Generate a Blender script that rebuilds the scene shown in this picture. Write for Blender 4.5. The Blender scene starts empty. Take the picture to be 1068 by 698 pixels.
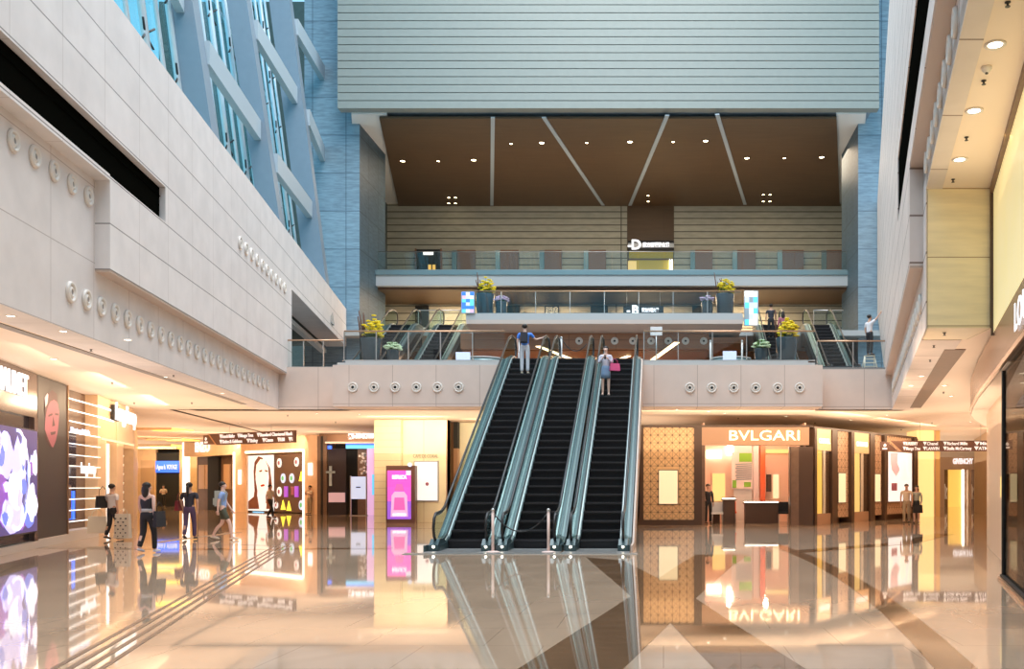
import bpy, bmesh, math, random
from mathutils import Vector, Matrix
random.seed(7)
R = math.radians
PI = math.pi
F, CX, HY, H = 1000.0, 692.0, 507.0, 1.6
SC = bpy.context.scene
COL = SC.collection

# ------------------------------------------------------------------ camera
cd = bpy.data.cameras.new('camera')
cd.sensor_width = 36.0
cd.lens = F/1068*36
cd.shift_x = (534-CX)/1068
cd.shift_y = (HY-349)/1068
cd.clip_end = 500
cam = bpy.data.objects.new('camera', cd)
cam.location = (0, 0, H)
cam.rotation_euler = (PI/2, 0, 0)
COL.objects.link(cam)
SC.camera = cam

# ------------------------------------------------------------------ world and exposure
w = bpy.data.worlds.new('sky')
SC.world = w
w.use_nodes = True
nt = w.node_tree
bg = nt.nodes['Background']
tc = nt.nodes.new('ShaderNodeTexCoord')
sep = nt.nodes.new('ShaderNodeSeparateXYZ')
rmp = nt.nodes.new('ShaderNodeValToRGB')
rmp.color_ramp.elements[0].position = 0.0
rmp.color_ramp.elements[0].color = (0.30, 0.72, 1.0, 1)
rmp.color_ramp.elements[1].position = 0.8
rmp.color_ramp.elements[1].color = (0.42, 0.74, 1.0, 1)
nt.links.new(tc.outputs['Generated'], sep.inputs[0])
nt.links.new(sep.outputs['Z'], rmp.inputs[0])
nt.links.new(rmp.outputs[0], bg.inputs['Color'])
bg.inputs['Strength'].default_value = 1.0
SC.view_settings.view_transform = 'Standard'
SC.view_settings.look = 'None'
SC.view_settings.gamma = 1
SC.view_settings.use_curve_mapping = False
SC.view_settings.exposure = 0.25
SC.cycles.max_bounces = 8
SC.cycles.transparent_max_bounces = 16
SC.cycles.sample_clamp_indirect = 4

def area(name, loc, size, energy, color, rot=(0, 0, 0), spread=PI):
    l = bpy.data.lights.new(name, 'AREA')
    l.shape = 'RECTANGLE'
    l.size, l.size_y = size
    l.energy = energy
    l.color = color
    l.spread = spread
    o = bpy.data.objects.new(name, l)
    o.location = loc
    o.rotation_euler = rot
    COL.objects.link(o)
    return o

def point(name, loc, energy, color, r=0.12):
    l = bpy.data.lights.new(name, 'POINT')
    l.energy = energy
    l.color = color
    l.shadow_soft_size = r
    o = bpy.data.objects.new(name, l)
    o.location = loc
    COL.objects.link(o)
    return o

WARM = (1.0, 0.70, 0.45)
WARM2 = (1.0, 0.80, 0.58)
# added unseen fill panels floating below the ground floor ceilings, facing up
UP = (PI, 0, 0)
for (x, y, sx, sy, e) in [(-13.2, 13, 4, 6, 110), (-14.5, 20, 5, 6, 140), (-16.5, 27, 5, 6, 140), (-18, 33.5, 6, 5, 140), (-16, 41, 8, 7, 220), (-26, 44, 8, 8, 240), (-22, 50.5, 10, 6, 230),
                          (-33, 52, 8, 8, 240), (-37, 62, 8, 10, 260), (-38, 72, 6, 6, 150),
                          (-8.2, 39.5, 6, 4.5, 120), (-2.5, 42, 6, 6, 150), (3.0, 37.6, 7, 2.2, 90), (8.2, 39, 3, 4, 70),
                          (7.6, 21.5, 3, 5, 70), (9.3, 28, 4, 6, 110), (12.0, 34.5, 5, 6, 130), (15.5, 42, 7, 7, 200), (17, 51, 8, 8, 240), (20, 61, 9, 10, 280), (27, 50, 8, 10, 200)]:
    area('ceiling_fill', (x, y, 3.0), (sx*1.1, sy*1.1), e*0.80, (1.0, 0.79, 0.58), UP)
# added unseen warm fill for the high recess over the right luxury front
area('recess_fill', (5.0, 12, 6.4), (1.6, 9), 26, (1.0, 0.80, 0.48), UP)
area('recess_fill', (5.6, 14.6, 6.95), (0.8, 3), 75, (1.0, 0.76, 0.30), (R(25), 0, 0))
# gallery lamps, facing down from their ceilings
for x in (-13, -7, -1, 5, 10):
    area('gallery_lamp', (x, 59, 21.3), (2.5, 6), 240, (1.0, 0.80, 0.58))
    if x < 9: area('gallery_lamp', (x, 58.5, 13.1), (3, 3), 420, (1.0, 0.72, 0.45))
    if x < 4: area('gallery_lamp', (x, 53, 8.45), (3, 3), 300, (1.0, 0.55, 0.30))
area('gallery_fill', (-3, 58, 15.5), (24, 6), 300, (1.0, 0.66, 0.40), UP)  # added unseen fill below the brown ceiling, facing up
# added unseen fill strips under the ceiling, brightening the shop fronts
def front_fill(x, y, dx, dy, L, e, col=(1.0, 0.74, 0.48), z=4.3):
    d = Vector((dx, dy, 0)).normalized()*0.86+Vector((0, 0, -0.5))
    o = area('shop_front_fill', (x, y, z), (L, 0.35), e, col)
    o.rotation_euler = d.to_track_quat('-Z', 'Y').to_euler()
front_fill(2.6, 36.5, 0, 1, 8, 105)
front_fill(7.8, 38.5, -.8, .6, 3, 60); front_fill(10.3, 41.8, -.8, .6, 3, 70); front_fill(12.4, 44.8, -.8, .6, 3, 60)
front_fill(-10.7, 39.6, 0, 1, 3.4, 75, (1.0, .86, .58)); front_fill(-8.0, 41.2, 0, 1, 1.5, 25, (1.0, .86, .58))
front_fill(-17.5, 50.8, 0, 1, 3, 40); front_fill(-23.0, 52.5, -.62, .78, 6, 150); front_fill(-28.5, 57.5, -.62, .78, 6, 150)
front_fill(-13.6, 21.5, -.94, -.33, 4, 18); front_fill(-15.0, 26.5, -.95, -.32, 4, 55); front_fill(-16.9, 32.5, -.95, -.33, 4, 80)
front_fill(17.2, 47.5, .3, .95, 3, 40); front_fill(20.5, 67.5, 0, 1, 5, 50); front_fill(4.7, 20.2, 1, -.2, 4, 40, (1.0, .70, .46), 4.2); front_fill(6.4, 27, 1, -.3, 4, 40, (1.0, .70, .46), 4.2); front_fill(-38.5, 71, 0, 1, 4, 80)
# added overhead area lamp brightening the hall walls; no roof glazing is built
area('overhead_fill', (-2.5, 24, 39), (22, 50), 17000, (1.0, 0.965, 0.95))

# ------------------------------------------------------------------ materials
M = {}
def mat(name, col, rough=0.6, metal=0.0, emit=None, es=0.0, spec=0.5, noise=0.0, nscale=3.0, bump=0.0):
    m = bpy.data.materials.new(name)
    m.use_nodes = True
    t = m.node_tree
    b = t.nodes['Principled BSDF']
    b.inputs['Base Color'].default_value = (*col, 1)
    b.inputs['Roughness'].default_value = rough
    b.inputs['Metallic'].default_value = metal
    b.inputs['Specular IOR Level'].default_value = spec
    if emit:
        b.inputs['Emission Color'].default_value = (*emit, 1)
        b.inputs['Emission Strength'].default_value = es
    c = t.nodes.new('ShaderNodeTexCoord')
    if noise > 0:
        n = t.nodes.new('ShaderNodeTexNoise')
        n.inputs['Scale'].default_value = nscale
        n.inputs['Detail'].default_value = 4
        r = t.nodes.new('ShaderNodeValToRGB')
        r.color_ramp.elements[0].position = 0.3
        r.color_ramp.elements[1].position = 0.7
        r.color_ramp.elements[0].color = (*[max(0, v*(1-noise)) for v in col], 1)
        r.color_ramp.elements[1].color = (*[min(1, v*(1+noise)) for v in col], 1)
        t.links.new(c.outputs['Object'], n.inputs['Vector'])
        t.links.new(n.outputs['Fac'], r.inputs[0])
        t.links.new(r.outputs[0], b.inputs['Base Color'])
        if bump:
            bp = t.nodes.new('ShaderNodeBump')
            bp.inputs['Strength'].default_value = bump
            t.links.new(n.outputs['Fac'], bp.inputs['Height'])
            t.links.new(bp.outputs[0], b.inputs['Normal'])
    M[name] = m
    return m

def panel_mat(name, c1, c2, seam, bw, rh, hline=None, ax=('Y', 'Z'), off=(0, 0), rough=0.55, mortar=0.012, stretch=None, stagger=0.0, nz=0.06, coord='Object', spec=0.5):
    """stone / timber cladding: panels with seams, slight veining"""
    m = bpy.data.materials.new(name)
    m.use_nodes = True
    t = m.node_tree
    b = t.nodes['Principled BSDF']
    b.inputs['Roughness'].default_value = rough
    b.inputs['Specular IOR Level'].default_value = spec
    c = t.nodes.new('ShaderNodeTexCoord')
    s = t.nodes.new('ShaderNodeSeparateXYZ')
    t.links.new(c.outputs[coord], s.inputs[0])
    cb = t.nodes.new('ShaderNodeCombineXYZ')
    for i in (0, 1):
        a = t.nodes.new('ShaderNodeMath'); a.operation = 'ADD'
        a.inputs[1].default_value = off[i]+100*(bw if i == 0 else rh)
        t.links.new(s.outputs[ax[i]], a.inputs[0])
        t.links.new(a.outputs[0], cb.inputs[i])
    br = t.nodes.new('ShaderNodeTexBrick')
    br.offset = stagger
    br.inputs['Scale'].default_value = 1
    br.inputs['Brick Width'].default_value = bw
    br.inputs['Row Height'].default_value = rh
    br.inputs['Mortar Size'].default_value = mortar
    br.inputs['Mortar Smooth'].default_value = 0.1
    br.inputs['Color1'].default_value = (*c1, 1)
    br.inputs['Color2'].default_value = (*c2, 1)
    br.inputs['Mortar'].default_value = (*seam, 1)
    t.links.new(cb.outputs[0], br.inputs['Vector'])
    mp = t.nodes.new('ShaderNodeMapping')
    mp.inputs['Scale'].default_value = stretch or (1, 1, 1)
    t.links.new(c.outputs[coord], mp.inputs['Vector'])
    n = t.nodes.new('ShaderNodeTexNoise')
    n.inputs['Scale'].default_value = 1.5
    n.inputs['Detail'].default_value = 5
    t.links.new(mp.outputs[0], n.inputs['Vector'])
    r = t.nodes.new('ShaderNodeMapRange')
    r.inputs['From Min'].default_value = 0.3
    r.inputs['From Max'].default_value = 0.7
    r.inputs['To Min'].default_value = 1-nz
    r.inputs['To Max'].default_value = 1+nz
    t.links.new(n.outputs['Fac'], r.inputs['Value'])
    mx = t.nodes.new('ShaderNodeVectorMath'); mx.operation = 'SCALE'
    t.links.new(br.outputs['Color'], mx.inputs[0])
    t.links.new(r.outputs[0], mx.inputs['Scale'])
    last = mx.outputs[0]
    if hline:
        b2 = t.nodes.new('ShaderNodeTexBrick'); b2.offset = 0
        b2.inputs['Scale'].default_value = 1; b2.inputs['Brick Width'].default_value = 4000; b2.inputs['Row Height'].default_value = rh
        b2.inputs['Mortar Size'].default_value = hline[0]
        for k in ('Color1', 'Color2'): b2.inputs[k].default_value = (1, 1, 1, 1)
        b2.inputs['Mortar'].default_value = (hline[1], hline[1], hline[1], 1)
        t.links.new(cb.outputs[0], b2.inputs['Vector'])
        mm = t.nodes.new('ShaderNodeMix'); mm.data_type = 'RGBA'; mm.blend_type = 'MULTIPLY'; mm.inputs[0].default_value = 1
        t.links.new(last, mm.inputs[6]); t.links.new(b2.outputs['Color'], mm.inputs[7]); last = mm.outputs[2]
    t.links.new(last, b.inputs['Base Color'])
    M[name] = m
    return m

def glass_mat(name, tint, refl=0.10, ior=1.25, rough=0.0, body=0.0, bodycol=(0.5, 0.6, 0.6)):
    m = bpy.data.materials.new(name)
    m.use_nodes = True
    t = m.node_tree
    t.nodes.clear()
    out = t.nodes.new('ShaderNodeOutputMaterial')
    tr = t.nodes.new('ShaderNodeBsdfTransparent'); tr.inputs[0].default_value = (*tint, 1)
    gl = t.nodes.new('ShaderNodeBsdfGlossy'); gl.inputs['Roughness'].default_value = rough
    gl.inputs['Color'].default_value = (0.9, 0.95, 0.95, 1)
    lw = t.nodes.new('ShaderNodeLayerWeight'); lw.inputs['Blend'].default_value = 0.5
    pw = t.nodes.new('ShaderNodeMath'); pw.operation = 'POWER'; pw.inputs[1].default_value = 5.0
    t.links.new(lw.outputs['Facing'], pw.inputs[0])
    ad = t.nodes.new('ShaderNodeMath'); ad.operation = 'MULTIPLY_ADD'; ad.inputs[1].default_value = ior-1.0; ad.inputs[2].default_value = refl*.6
    t.links.new(pw.outputs[0], ad.inputs[0])
    mx = t.nodes.new('ShaderNodeMixShader')
    t.links.new(ad.outputs[0], mx.inputs[0]); t.links.new(tr.outputs[0], mx.inputs[1]); t.links.new(gl.outputs[0], mx.inputs[2])
    last = mx
    if body:
        df = t.nodes.new('ShaderNodeBsdfDiffuse'); df.inputs[0].default_value = (*bodycol, 1)
        m2 = t.nodes.new('ShaderNodeMixShader'); m2.inputs[0].default_value = body
        t.links.new(mx.outputs[0], m2.inputs[1]); t.links.new(df.outputs[0], m2.inputs[2])
        last = m2
    t.links.new(last.outputs[0], out.inputs[0])
    M[name] = m
    return m

panel_mat('wall_stone', (0.80, 0.75, 0.73), (0.78, 0.73, 0.71), (0.60, 0.54, 0.51), 1.9, 0.905, off=(0.3, 0.45), mortar=0.010, hline=(0.014, 0.45))
panel_mat('wall_stone_low', (0.77, 0.71, 0.68), (0.75, 0.69, 0.66), (0.50, 0.43, 0.40), 1.9, 1.5, off=(0.1, 0.0), mortar=0.01)
panel_mat('wall_stone_right', (0.72, 0.63, 0.59), (0.68, 0.60, 0.56), (0.26, 0.19, 0.16), 2.4, 0.905, off=(0.3, 0.45), mortar=0.02)
panel_mat('fascia_stone', (0.72, 0.60, 0.53), (0.70, 0.58, 0.51), (0.42, 0.32, 0.27), 1.59, 3.0, ax=('X', 'Z'), off=(0.35, 1.4), mortar=0.010, nz=0.04)
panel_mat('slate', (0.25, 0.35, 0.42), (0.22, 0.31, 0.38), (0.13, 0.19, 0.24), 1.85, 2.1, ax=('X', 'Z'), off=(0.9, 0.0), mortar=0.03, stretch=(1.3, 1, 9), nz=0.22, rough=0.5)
panel_mat('slate_shaded', (0.070, 0.115, 0.145), (0.06, 0.10, 0.13), (0.03, 0.055, 0.07), 1.85, 2.1, ax=('Y', 'Z'), off=(0.9, 0.0), mortar=0.03, stretch=(1, 1.3, 7), nz=0.25, rough=0.5)  # same slate, with the shade on the pier flanks put into its colour
panel_mat('striped_wall', (0.46, 0.43, 0.33), (0.42, 0.39, 0.30), (0.08, 0.07, 0.05), 30.0, 0.47, ax=('X', 'Z'), off=(3, 0.1), mortar=0.035, nz=0.12, stretch=(0.8, 1, 3))
panel_mat('brown_wood', (0.115, 0.066, 0.031), (0.108, 0.062, 0.029), (0.10, 0.05, 0.025), 3.0, 1.2, ax=('X', 'Y'), mortar=0.01, stretch=(0.4, 4, 4), nz=0.10, rough=0.5)
panel_mat('warm_wood', (0.34, 0.15, 0.07), (0.32, 0.14, 0.065), (0.16, 0.07, 0.03), 2.4, 3.0, ax=('X', 'Z'), mortar=0.015, stretch=(0.4, 4, 4), nz=0.12, rough=0.35)
panel_mat('onyx', (0.88, 0.76, 0.52), (0.86, 0.74, 0.51), (0.35, 0.22, 0.10), 3.0, 1.26, ax=('X', 'Z'), off=(0, 0.5), mortar=0.008, stretch=(0.5, 0.5, 4), nz=0.12, rough=0.4)
panel_mat('yellow_stone', (0.93, 0.82, 0.56), (0.91, 0.80, 0.54), (0.5, 0.38, 0.22), 1.15, 0.3, ax=('X', 'Z'), mortar=0.006, nz=0.05, rough=0.4)
panel_mat('yellow_plain', (0.95, 0.87, 0.62), (0.94, 0.86, 0.61), (0.6, 0.46, 0.28), 2.1, 9, ax=('X', 'Z'), mortar=0.01, nz=0.03, rough=0.35)
mat('cream_ceiling', (0.88, 0.73, 0.60), 0.6, noise=0.02, nscale=0.5)
mat('white_plaster', (0.78, 0.78, 0.76), 0.6)
mat('louvre', (0.265, 0.285, 0.26), 0.5, noise=0.03)
mat('louvre_edge', (0.15, 0.165, 0.155), 0.5)
mat('steel_paint', (0.21, 0.27, 0.33), 0.45, noise=0.03)
mat('steel_light', (0.42, 0.50, 0.55), 0.45)
mat('mullion', (0.72, 0.82, 0.88), 0.3, 0.3)
mat('dark', (0.012, 0.011, 0.010), 0.6)
mat('slot_shade', (0.004, 0.004, 0.003), 0.9, spec=0.0)  # black fill stands in for the shade inside the wall slots
mat('black', (0.02, 0.02, 0.022), 0.45)
mat('rubber', (0.015, 0.015, 0.016), 0.35)
mat('step_metal', (0.022, 0.020, 0.022), 0.45, 0.3)
mat('step_nose', (0.055, 0.05, 0.055), 0.4, 0.4)
mat('deck_teal', (0.065, 0.105, 0.115), 0.3, 0.3)
mat('deck_light', (0.18, 0.245, 0.25), 0.3, 0.4)
mat('deck_edge', (0.48, 0.54, 0.53), 0.3, 0.5)
mat('steel', (0.55, 0.55, 0.54), 0.3, 0.9)
mat('plate', (0.38, 0.38, 0.38), 0.4, 0.7, noise=0.2, nscale=30)
mat('truss_clad', (0.62, 0.50, 0.43), 0.45)
mat('copper', (0.62, 0.38, 0.24), 0.3, 0.7)
mat('bronze', (0.22, 0.12, 0.075), 0.35, 0.5)
mat('brown_frame', (0.075, 0.040, 0.025), 0.4)
mat('brown_panel', (0.17, 0.10, 0.065), 0.5, noise=0.1, nscale=8)
mat('door_brown', (0.24, 0.13, 0.08), 0.5)
mat('gate_grey', (0.42, 0.38, 0.35), 0.6)
mat('ring', (0.80, 0.74, 0.68), 0.4)
mat('ring_inner', (0.30, 0.27, 0.25), 0.6)
mat('white_lit', (1, 0.97, 0.92), 0.5, emit=(1.0, 0.93, 0.85), es=1.2)
mat('lamp_lit', (1, 0.9, 0.7), 0.5, emit=(1.0, 0.78, 0.45), es=14.0)
mat('lamp_white', (1, 0.95, 0.85), 0.5, emit=(1.0, 0.88, 0.70), es=6.0)
mat('cove_warm', (1, 0.7, 0.4), 0.5, emit=(1.0, 0.60, 0.28), es=3.0)
mat('cove_bright', (1, 0.8, 0.5), 0.5, emit=(1.0, 0.72, 0.40), es=4.0)
mat('cove_yellow', (1, 0.7, 0.1), 0.5, emit=(1.0, 0.62, 0.06), es=2.2)
mat('gold_lit', (.4, 0.28, 0.08), 0.5, emit=(1.0, 0.55, 0.10), es=0.8)
mat('yellow_lit', (.4, 0.3, 0.12), 0.5, emit=(1.0, 0.66, 0.22), es=0.75)
mat('cream_lit', (.4, 0.35, 0.25), 0.5, emit=(1.0, 0.76, 0.42), es=0.75)
mat('letter_lit', (1, 0.95, 0.7), 0.5, emit=(1.0, 0.88, 0.50), es=1.6)
mat('letter_white', (0.9, 0.9, 0.9), 0.5, emit=(0.9, 0.9, 0.95), es=0.8)
mat('letter_sign', (0.9, 0.85, 0.85), 0.5, emit=(1.0, 0.9, 0.85), es=0.5)
mat('letter_grey', (0.50, 0.42, 0.30), 0.5)
mat('sign_brown', (0.15, 0.07, 0.05), 0.4)
mat('blue_lit', (0.05, 0.15, 0.8), 0.5, emit=(0.02, 0.13, 0.9), es=1.2)
mat('cyan_lit', (0.1, 0.5, 0.8), 0.5, emit=(0.10, 0.50, 0.85), es=0.9)
mat('lilac_lit', (0.6, 0.4, 0.7), 0.5, emit=(0.55, 0.33, 0.55), es=0.8)
mat('pale_lit', (0.4, 0.45, 0.6), 0.5, emit=(0.55, 0.62, 0.80), es=0.8)
mat('poster_white', (0.5, 0.5, 0.5), 0.5, emit=(1.0, 0.93, 0.88), es=0.72)
mat('white', (0.82, 0.82, 0.82), 0.5)
mat('offwhite', (0.75, 0.70, 0.66), 0.5)
mat('pink_white', (0.85, 0.66, 0.60), 0.45)
mat('boutique_pink', (0.86, 0.62, 0.45), 0.35)
mat('skin', (0.62, 0.36, 0.25), 0.55)
mat('skin_pale', (0.78, 0.52, 0.42), 0.55)
mat('hair', (0.018, 0.013, 0.011), 0.5)
mat('grey_floor', (0.25, 0.24, 0.23), 0.2)
mat('red', (0.60, 0.05, 0.02), 0.4)
mat('orange_red', (0.75, 0.12, 0.03), 0.45)
mat('green', (0.22, 0.42, 0.03), 0.5)
mat('pot_slate', (0.045, 0.062, 0.075), 0.22, 0.1)
mat('flower_yellow', (0.85, 0.66, 0.02), 0.6)
mat('flower_white', (0.62, 0.76, 0.50), 0.6)
mat('flower_lilac', (0.60, 0.45, 0.62), 0.6)
mat('branch', (0.10, 0.04, 0.02), 0.7)
mat('leaf', (0.10, 0.22, 0.04), 0.6)
mat('concrete_dark', (0.13, 0.14, 0.12), 0.7, noise=0.1)
mat('groove', (0.16, 0.10, 0.07), 0.3)
glass_mat('glass_rail', (0.95, 0.97, 0.965), 0.045)
glass_mat('glass_esc', (0.76, 0.86, 0.85), 0.05, ior=1.12)
glass_mat('glass_teal', (0.92, 0.965, 0.96), 0.045, body=0.03, bodycol=(0.25, 0.36, 0.36))
glass_mat('glass_sky', (0.72, 0.93, 0.96), 0.06)
glass_mat('glass_shop', (0.95, 0.94, 0.92), 0.06, ior=1.1)
glass_mat('glass_dark', (0.45, 0.40, 0.36), 0.16)
mat('slab_teal', (0.23, 0.32, 0.33), 0.25, 0.3)
mat('slab_light', (0.50, 0.50, 0.49), 0.5)

# polished stone floor
def floor_mat(name, col, rough):
    m = bpy.data.materials.new(name); m.use_nodes = True
    t = m.node_tree; b = t.nodes['Principled BSDF']
    c = t.nodes.new('ShaderNodeTexCoord')
    mp = t.nodes.new('ShaderNodeMapping'); mp.inputs['Scale'].default_value = (0.5, 0.25, 1)
    n = t.nodes.new('ShaderNodeTexNoise'); n.inputs['Scale'].default_value = 1.2; n.inputs['Detail'].default_value = 6; n.inputs['Distortion'].default_value = 1.5
    r = t.nodes.new('ShaderNodeValToRGB')
    r.color_ramp.elements[0].position = 0.35; r.color_ramp.elements[1].position = 0.65
    r.color_ramp.elements[0].color = (*[v*0.90 for v in col], 1)
    r.color_ramp.elements[1].color = (*[min(1, v*1.08) for v in col], 1)
    t.links.new(c.outputs['Object'], mp.inputs[0]); t.links.new(mp.outputs[0], n.inputs['Vector']); t.links.new(n.outputs['Fac'], r.inputs[0])
    br = t.nodes.new('ShaderNodeTexBrick'); br.offset = 0.5
    br.inputs['Scale'].default_value = 1; br.inputs['Brick Width'].default_value = 1.2; br.inputs['Row Height'].default_value = 1.2
    br.inputs['Mortar Size'].default_value = 0.006
    for k in ('Color1', 'Color2'): br.inputs[k].default_value = (1, 1, 1, 1)
    br.inputs['Mortar'].default_value = (0.75, 0.72, 0.70, 1)
    t.links.new(c.outputs['Object'], br.inputs['Vector'])
    mx = t.nodes.new('ShaderNodeMix'); mx.data_type = 'RGBA'; mx.blend_type = 'MULTIPLY'; mx.inputs[0].default_value = 1
    t.links.new(r.outputs[0], mx.inputs[6]); t.links.new(br.outputs['Color'], mx.inputs[7])
    t.links.new(mx.outputs[2], b.inputs['Base Color'])
    b.inputs['Roughness'].default_value = rough
    b.inputs['IOR'].default_value = 1.6
    M[name] = m
floor_mat('floor_stone', (0.51, 0.37, 0.26), 0.035)
floor_mat('floor_inlay', (0.20, 0.115, 0.062), 0.03)
floor_mat('floor_side', (0.52, 0.38, 0.27), 0.035)

# ------------------------------------------------------------------ builders
def W(px, py, Y):
    return Vector(((px-CX)/F*Y, Y, H+(HY-py)/F*Y))

def tag(o, label=None, cat=None, group=None, kind=None):
    if label: o['label'] = label
    if cat: o['category'] = cat
    if group: o['group'] = group
    if kind: o['kind'] = kind
    return o

def empty(name, loc, label=None, cat=None, group=None, rz=0, s=1):
    o = bpy.data.objects.new(name, None)
    o.location = loc; o.rotation_euler = (0, 0, rz); o.scale = (s, s, s)
    o.empty_display_size = 0.1
    COL.objects.link(o)
    return tag(o, label, cat, group)

class MB:
    def __init__(s):
        s.b = bmesh.new(); s.mi = 0
    def _f(s, vs, smooth=False):
        try:
            f = s.b.faces.new(vs); f.material_index = s.mi; f.smooth = smooth
            return f
        except ValueError:
            return None
    def box(s, x0, x1, y0, y1, z0, z1):
        v = [s.b.verts.new(p) for p in ((x0, y0, z0), (x1, y0, z0), (x1, y1, z0), (x0, y1, z0), (x0, y0, z1), (x1, y0, z1), (x1, y1, z1), (x0, y1, z1))]
        for q in ((0, 3, 2, 1), (4, 5, 6, 7), (0, 1, 5, 4), (1, 2, 6, 5), (2, 3, 7, 6), (3, 0, 4, 7)):
            s._f([v[i] for i in q])
        return s
    def hexa(s, pts):
        v = [s.b.verts.new(p) for p in pts]
        for q in ((0, 3, 2, 1), (4, 5, 6, 7), (0, 1, 5, 4), (1, 2, 6, 5), (2, 3, 7, 6), (3, 0, 4, 7)):
            s._f([v[i] for i in q])
        return s
    def prism(s, pts, d, axis='z', a=0.0):
        """polygon pts (2D) extruded from a to a+d along axis"""
        def mk(p, h):
            if axis == 'z': return (p[0], p[1], h)
            if axis == 'x': return (h, p[0], p[1])
            return (p[0], h, p[1])
        lo = [s.b.verts.new(mk(p, a)) for p in pts]
        hi = [s.b.verts.new(mk(p, a+d)) for p in pts]
        n = len(pts)
        s._f(lo[::-1]); s._f(hi)
        for i in range(n):
            s._f([lo[i], lo[(i+1) % n], hi[(i+1) % n], hi[i]])
        return s
    def band(s, top, bot, x0, x1):
        """solid strip between two yz polylines of equal length, from x0 to x1"""
        n = len(top)
        g = [[s.b.verts.new((x, *p)) for p in L] for x in (x0, x1) for L in (top, bot)]
        a, b, c, d = g
        for i in range(n-1):
            s._f([a[i], a[i+1], c[i+1], c[i]])
            s._f([b[i], d[i], d[i+1], b[i+1]])
            s._f([a[i], b[i], b[i+1], a[i+1]])
            s._f([c[i], c[i+1], d[i+1], d[i]])
        s._f([a[0], c[0], d[0], b[0]]); s._f([a[-1], b[-1], d[-1], c[-1]])
        return s
    def tube(s, pts, r, seg=8, cap=True):
        pts = [Vector(p) for p in pts]
        rings = []
        up = None
        for i, p in enumerate(pts):
            d = (pts[min(i+1, len(pts)-1)]-pts[max(i-1, 0)]).normalized()
            if up is None:
                up = Vector((0, 0, 1)) if abs(d.z) < 0.9 else Vector((1, 0, 0))
            a = d.cross(up)
            if a.length < 1e-4: a = d.cross(Vector((0, 1, 0)))
            a.normalize(); b = a.cross(d).normalized(); up = b
            rr = r[i] if isinstance(r, (list, tuple)) else r
            rings.append([s.b.verts.new(p+(a*math.cos(t)+b*math.sin(t))*rr) for t in [2*PI*k/seg for k in range(seg)]])
        for i in range(len(rings)-1):
            for k in range(seg):
                s._f([rings[i][k], rings[i][(k+1) % seg], rings[i+1][(k+1) % seg], rings[i+1][k]], True)
        if cap:
            s._f(rings[0][::-1]); s._f(rings[-1])
        return s
    def lathe(s, prof, c=(0, 0, 0), seg=20, axis='z', sx=1, sy=1):
        rings = []
        for (r, h) in prof:
            ring = []
            for k in range(seg):
                t = 2*PI*k/seg
                a, b = r*math.cos(t)*sx, r*math.sin(t)*sy
                if axis == 'z': p = (c[0]+a, c[1]+b, c[2]+h)
                elif axis == 'y': p = (c[0]+a, c[1]+h, c[2]-b)
                else: p = (c[0]+h, c[1]+a, c[2]+b)
                ring.append(s.b.verts.new(p))
            rings.append(ring)
        for i in range(len(rings)-1):
            for k in range(seg):
                s._f([rings[i][k], rings[i][(k+1) % seg], rings[i+1][(k+1) % seg], rings[i+1][k]], True)
        s._f(rings[0][::-1]); s._f(rings[-1])
        return s
    def ball(s, c, r, sub=1, sc=(1, 1, 1)):
        g = bmesh.ops.create_icosphere(s.b, subdivisions=sub, radius=r)
        for v in g['verts']:
            v.co = Vector((v.co.x*sc[0], v.co.y*sc[1], v.co.z*sc[2]))+Vector(c)
        for v in g['verts']:
            for f in v.link_faces:
                f.smooth = True; f.material_index = s.mi
        return s
    def add_mesh(s, me, mtx):
        n0 = len(s.b.verts)
        s.b.from_mesh(me)
        s.b.verts.ensure_lookup_table()
        vs = s.b.verts[n0:]
        fs = set()
        for v in vs:
            v.co = mtx @ v.co
            fs.update(v.link_faces)
        for f in fs: f.material_index = s.mi
        return s
    def xf(s, fn):
        for v in s.b.verts: v.co = fn(v.co)
        return s
    def build(s, name, m, parent=None, label=None, cat=None, group=None, kind=None, bevel=0):
        if bevel:
            es = [e for e in s.b.edges if len(e.link_faces) == 2 and e.calc_face_angle(0) > 0.6]
            bmesh.ops.bevel(s.b, geom=es, offset=bevel, segments=2, affect='EDGES', clamp_overlap=True)
        bmesh.ops.recalc_face_normals(s.b, faces=s.b.faces)
        me = bpy.data.meshes.new(name)
        s.b.to_mesh(me); s.b.free()
        for k in (m if isinstance(m, (list, tuple)) else [m]):
            me.materials.append(M[k] if isinstance(k, str) else k)
        o = bpy.data.objects.new(name, me)
        COL.objects.link(o)
        if parent: o.parent = parent
        return tag(o, label, cat, group, kind)

def copy_tree(o, parent=None):
    c = o.copy(); COL.objects.link(c); c.parent = parent
    for ch in list(o.children):
        copy_tree(ch, c)
    return c

_txt = {}
def text_mesh(body, size=1.0, extrude=0.02, bold=0.0, align='CENTER', squeeze=1.0):
    k = (body, size, extrude, bold, align, squeeze)
    if k in _txt: return _txt[k]
    c = bpy.data.curves.new('lettering', 'FONT')
    c.body = body; c.size = size; c.extrude = extrude; c.offset = bold
    c.align_x = align; c.align_y = 'CENTER'; c.resolution_u = 3
    o = bpy.data.objects.new('lettering_source', c)
    COL.objects.link(o)
    me = bpy.data.meshes.new_from_object(o)
    bpy.data.objects.remove(o)
    _txt[k] = me
    return me

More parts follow.
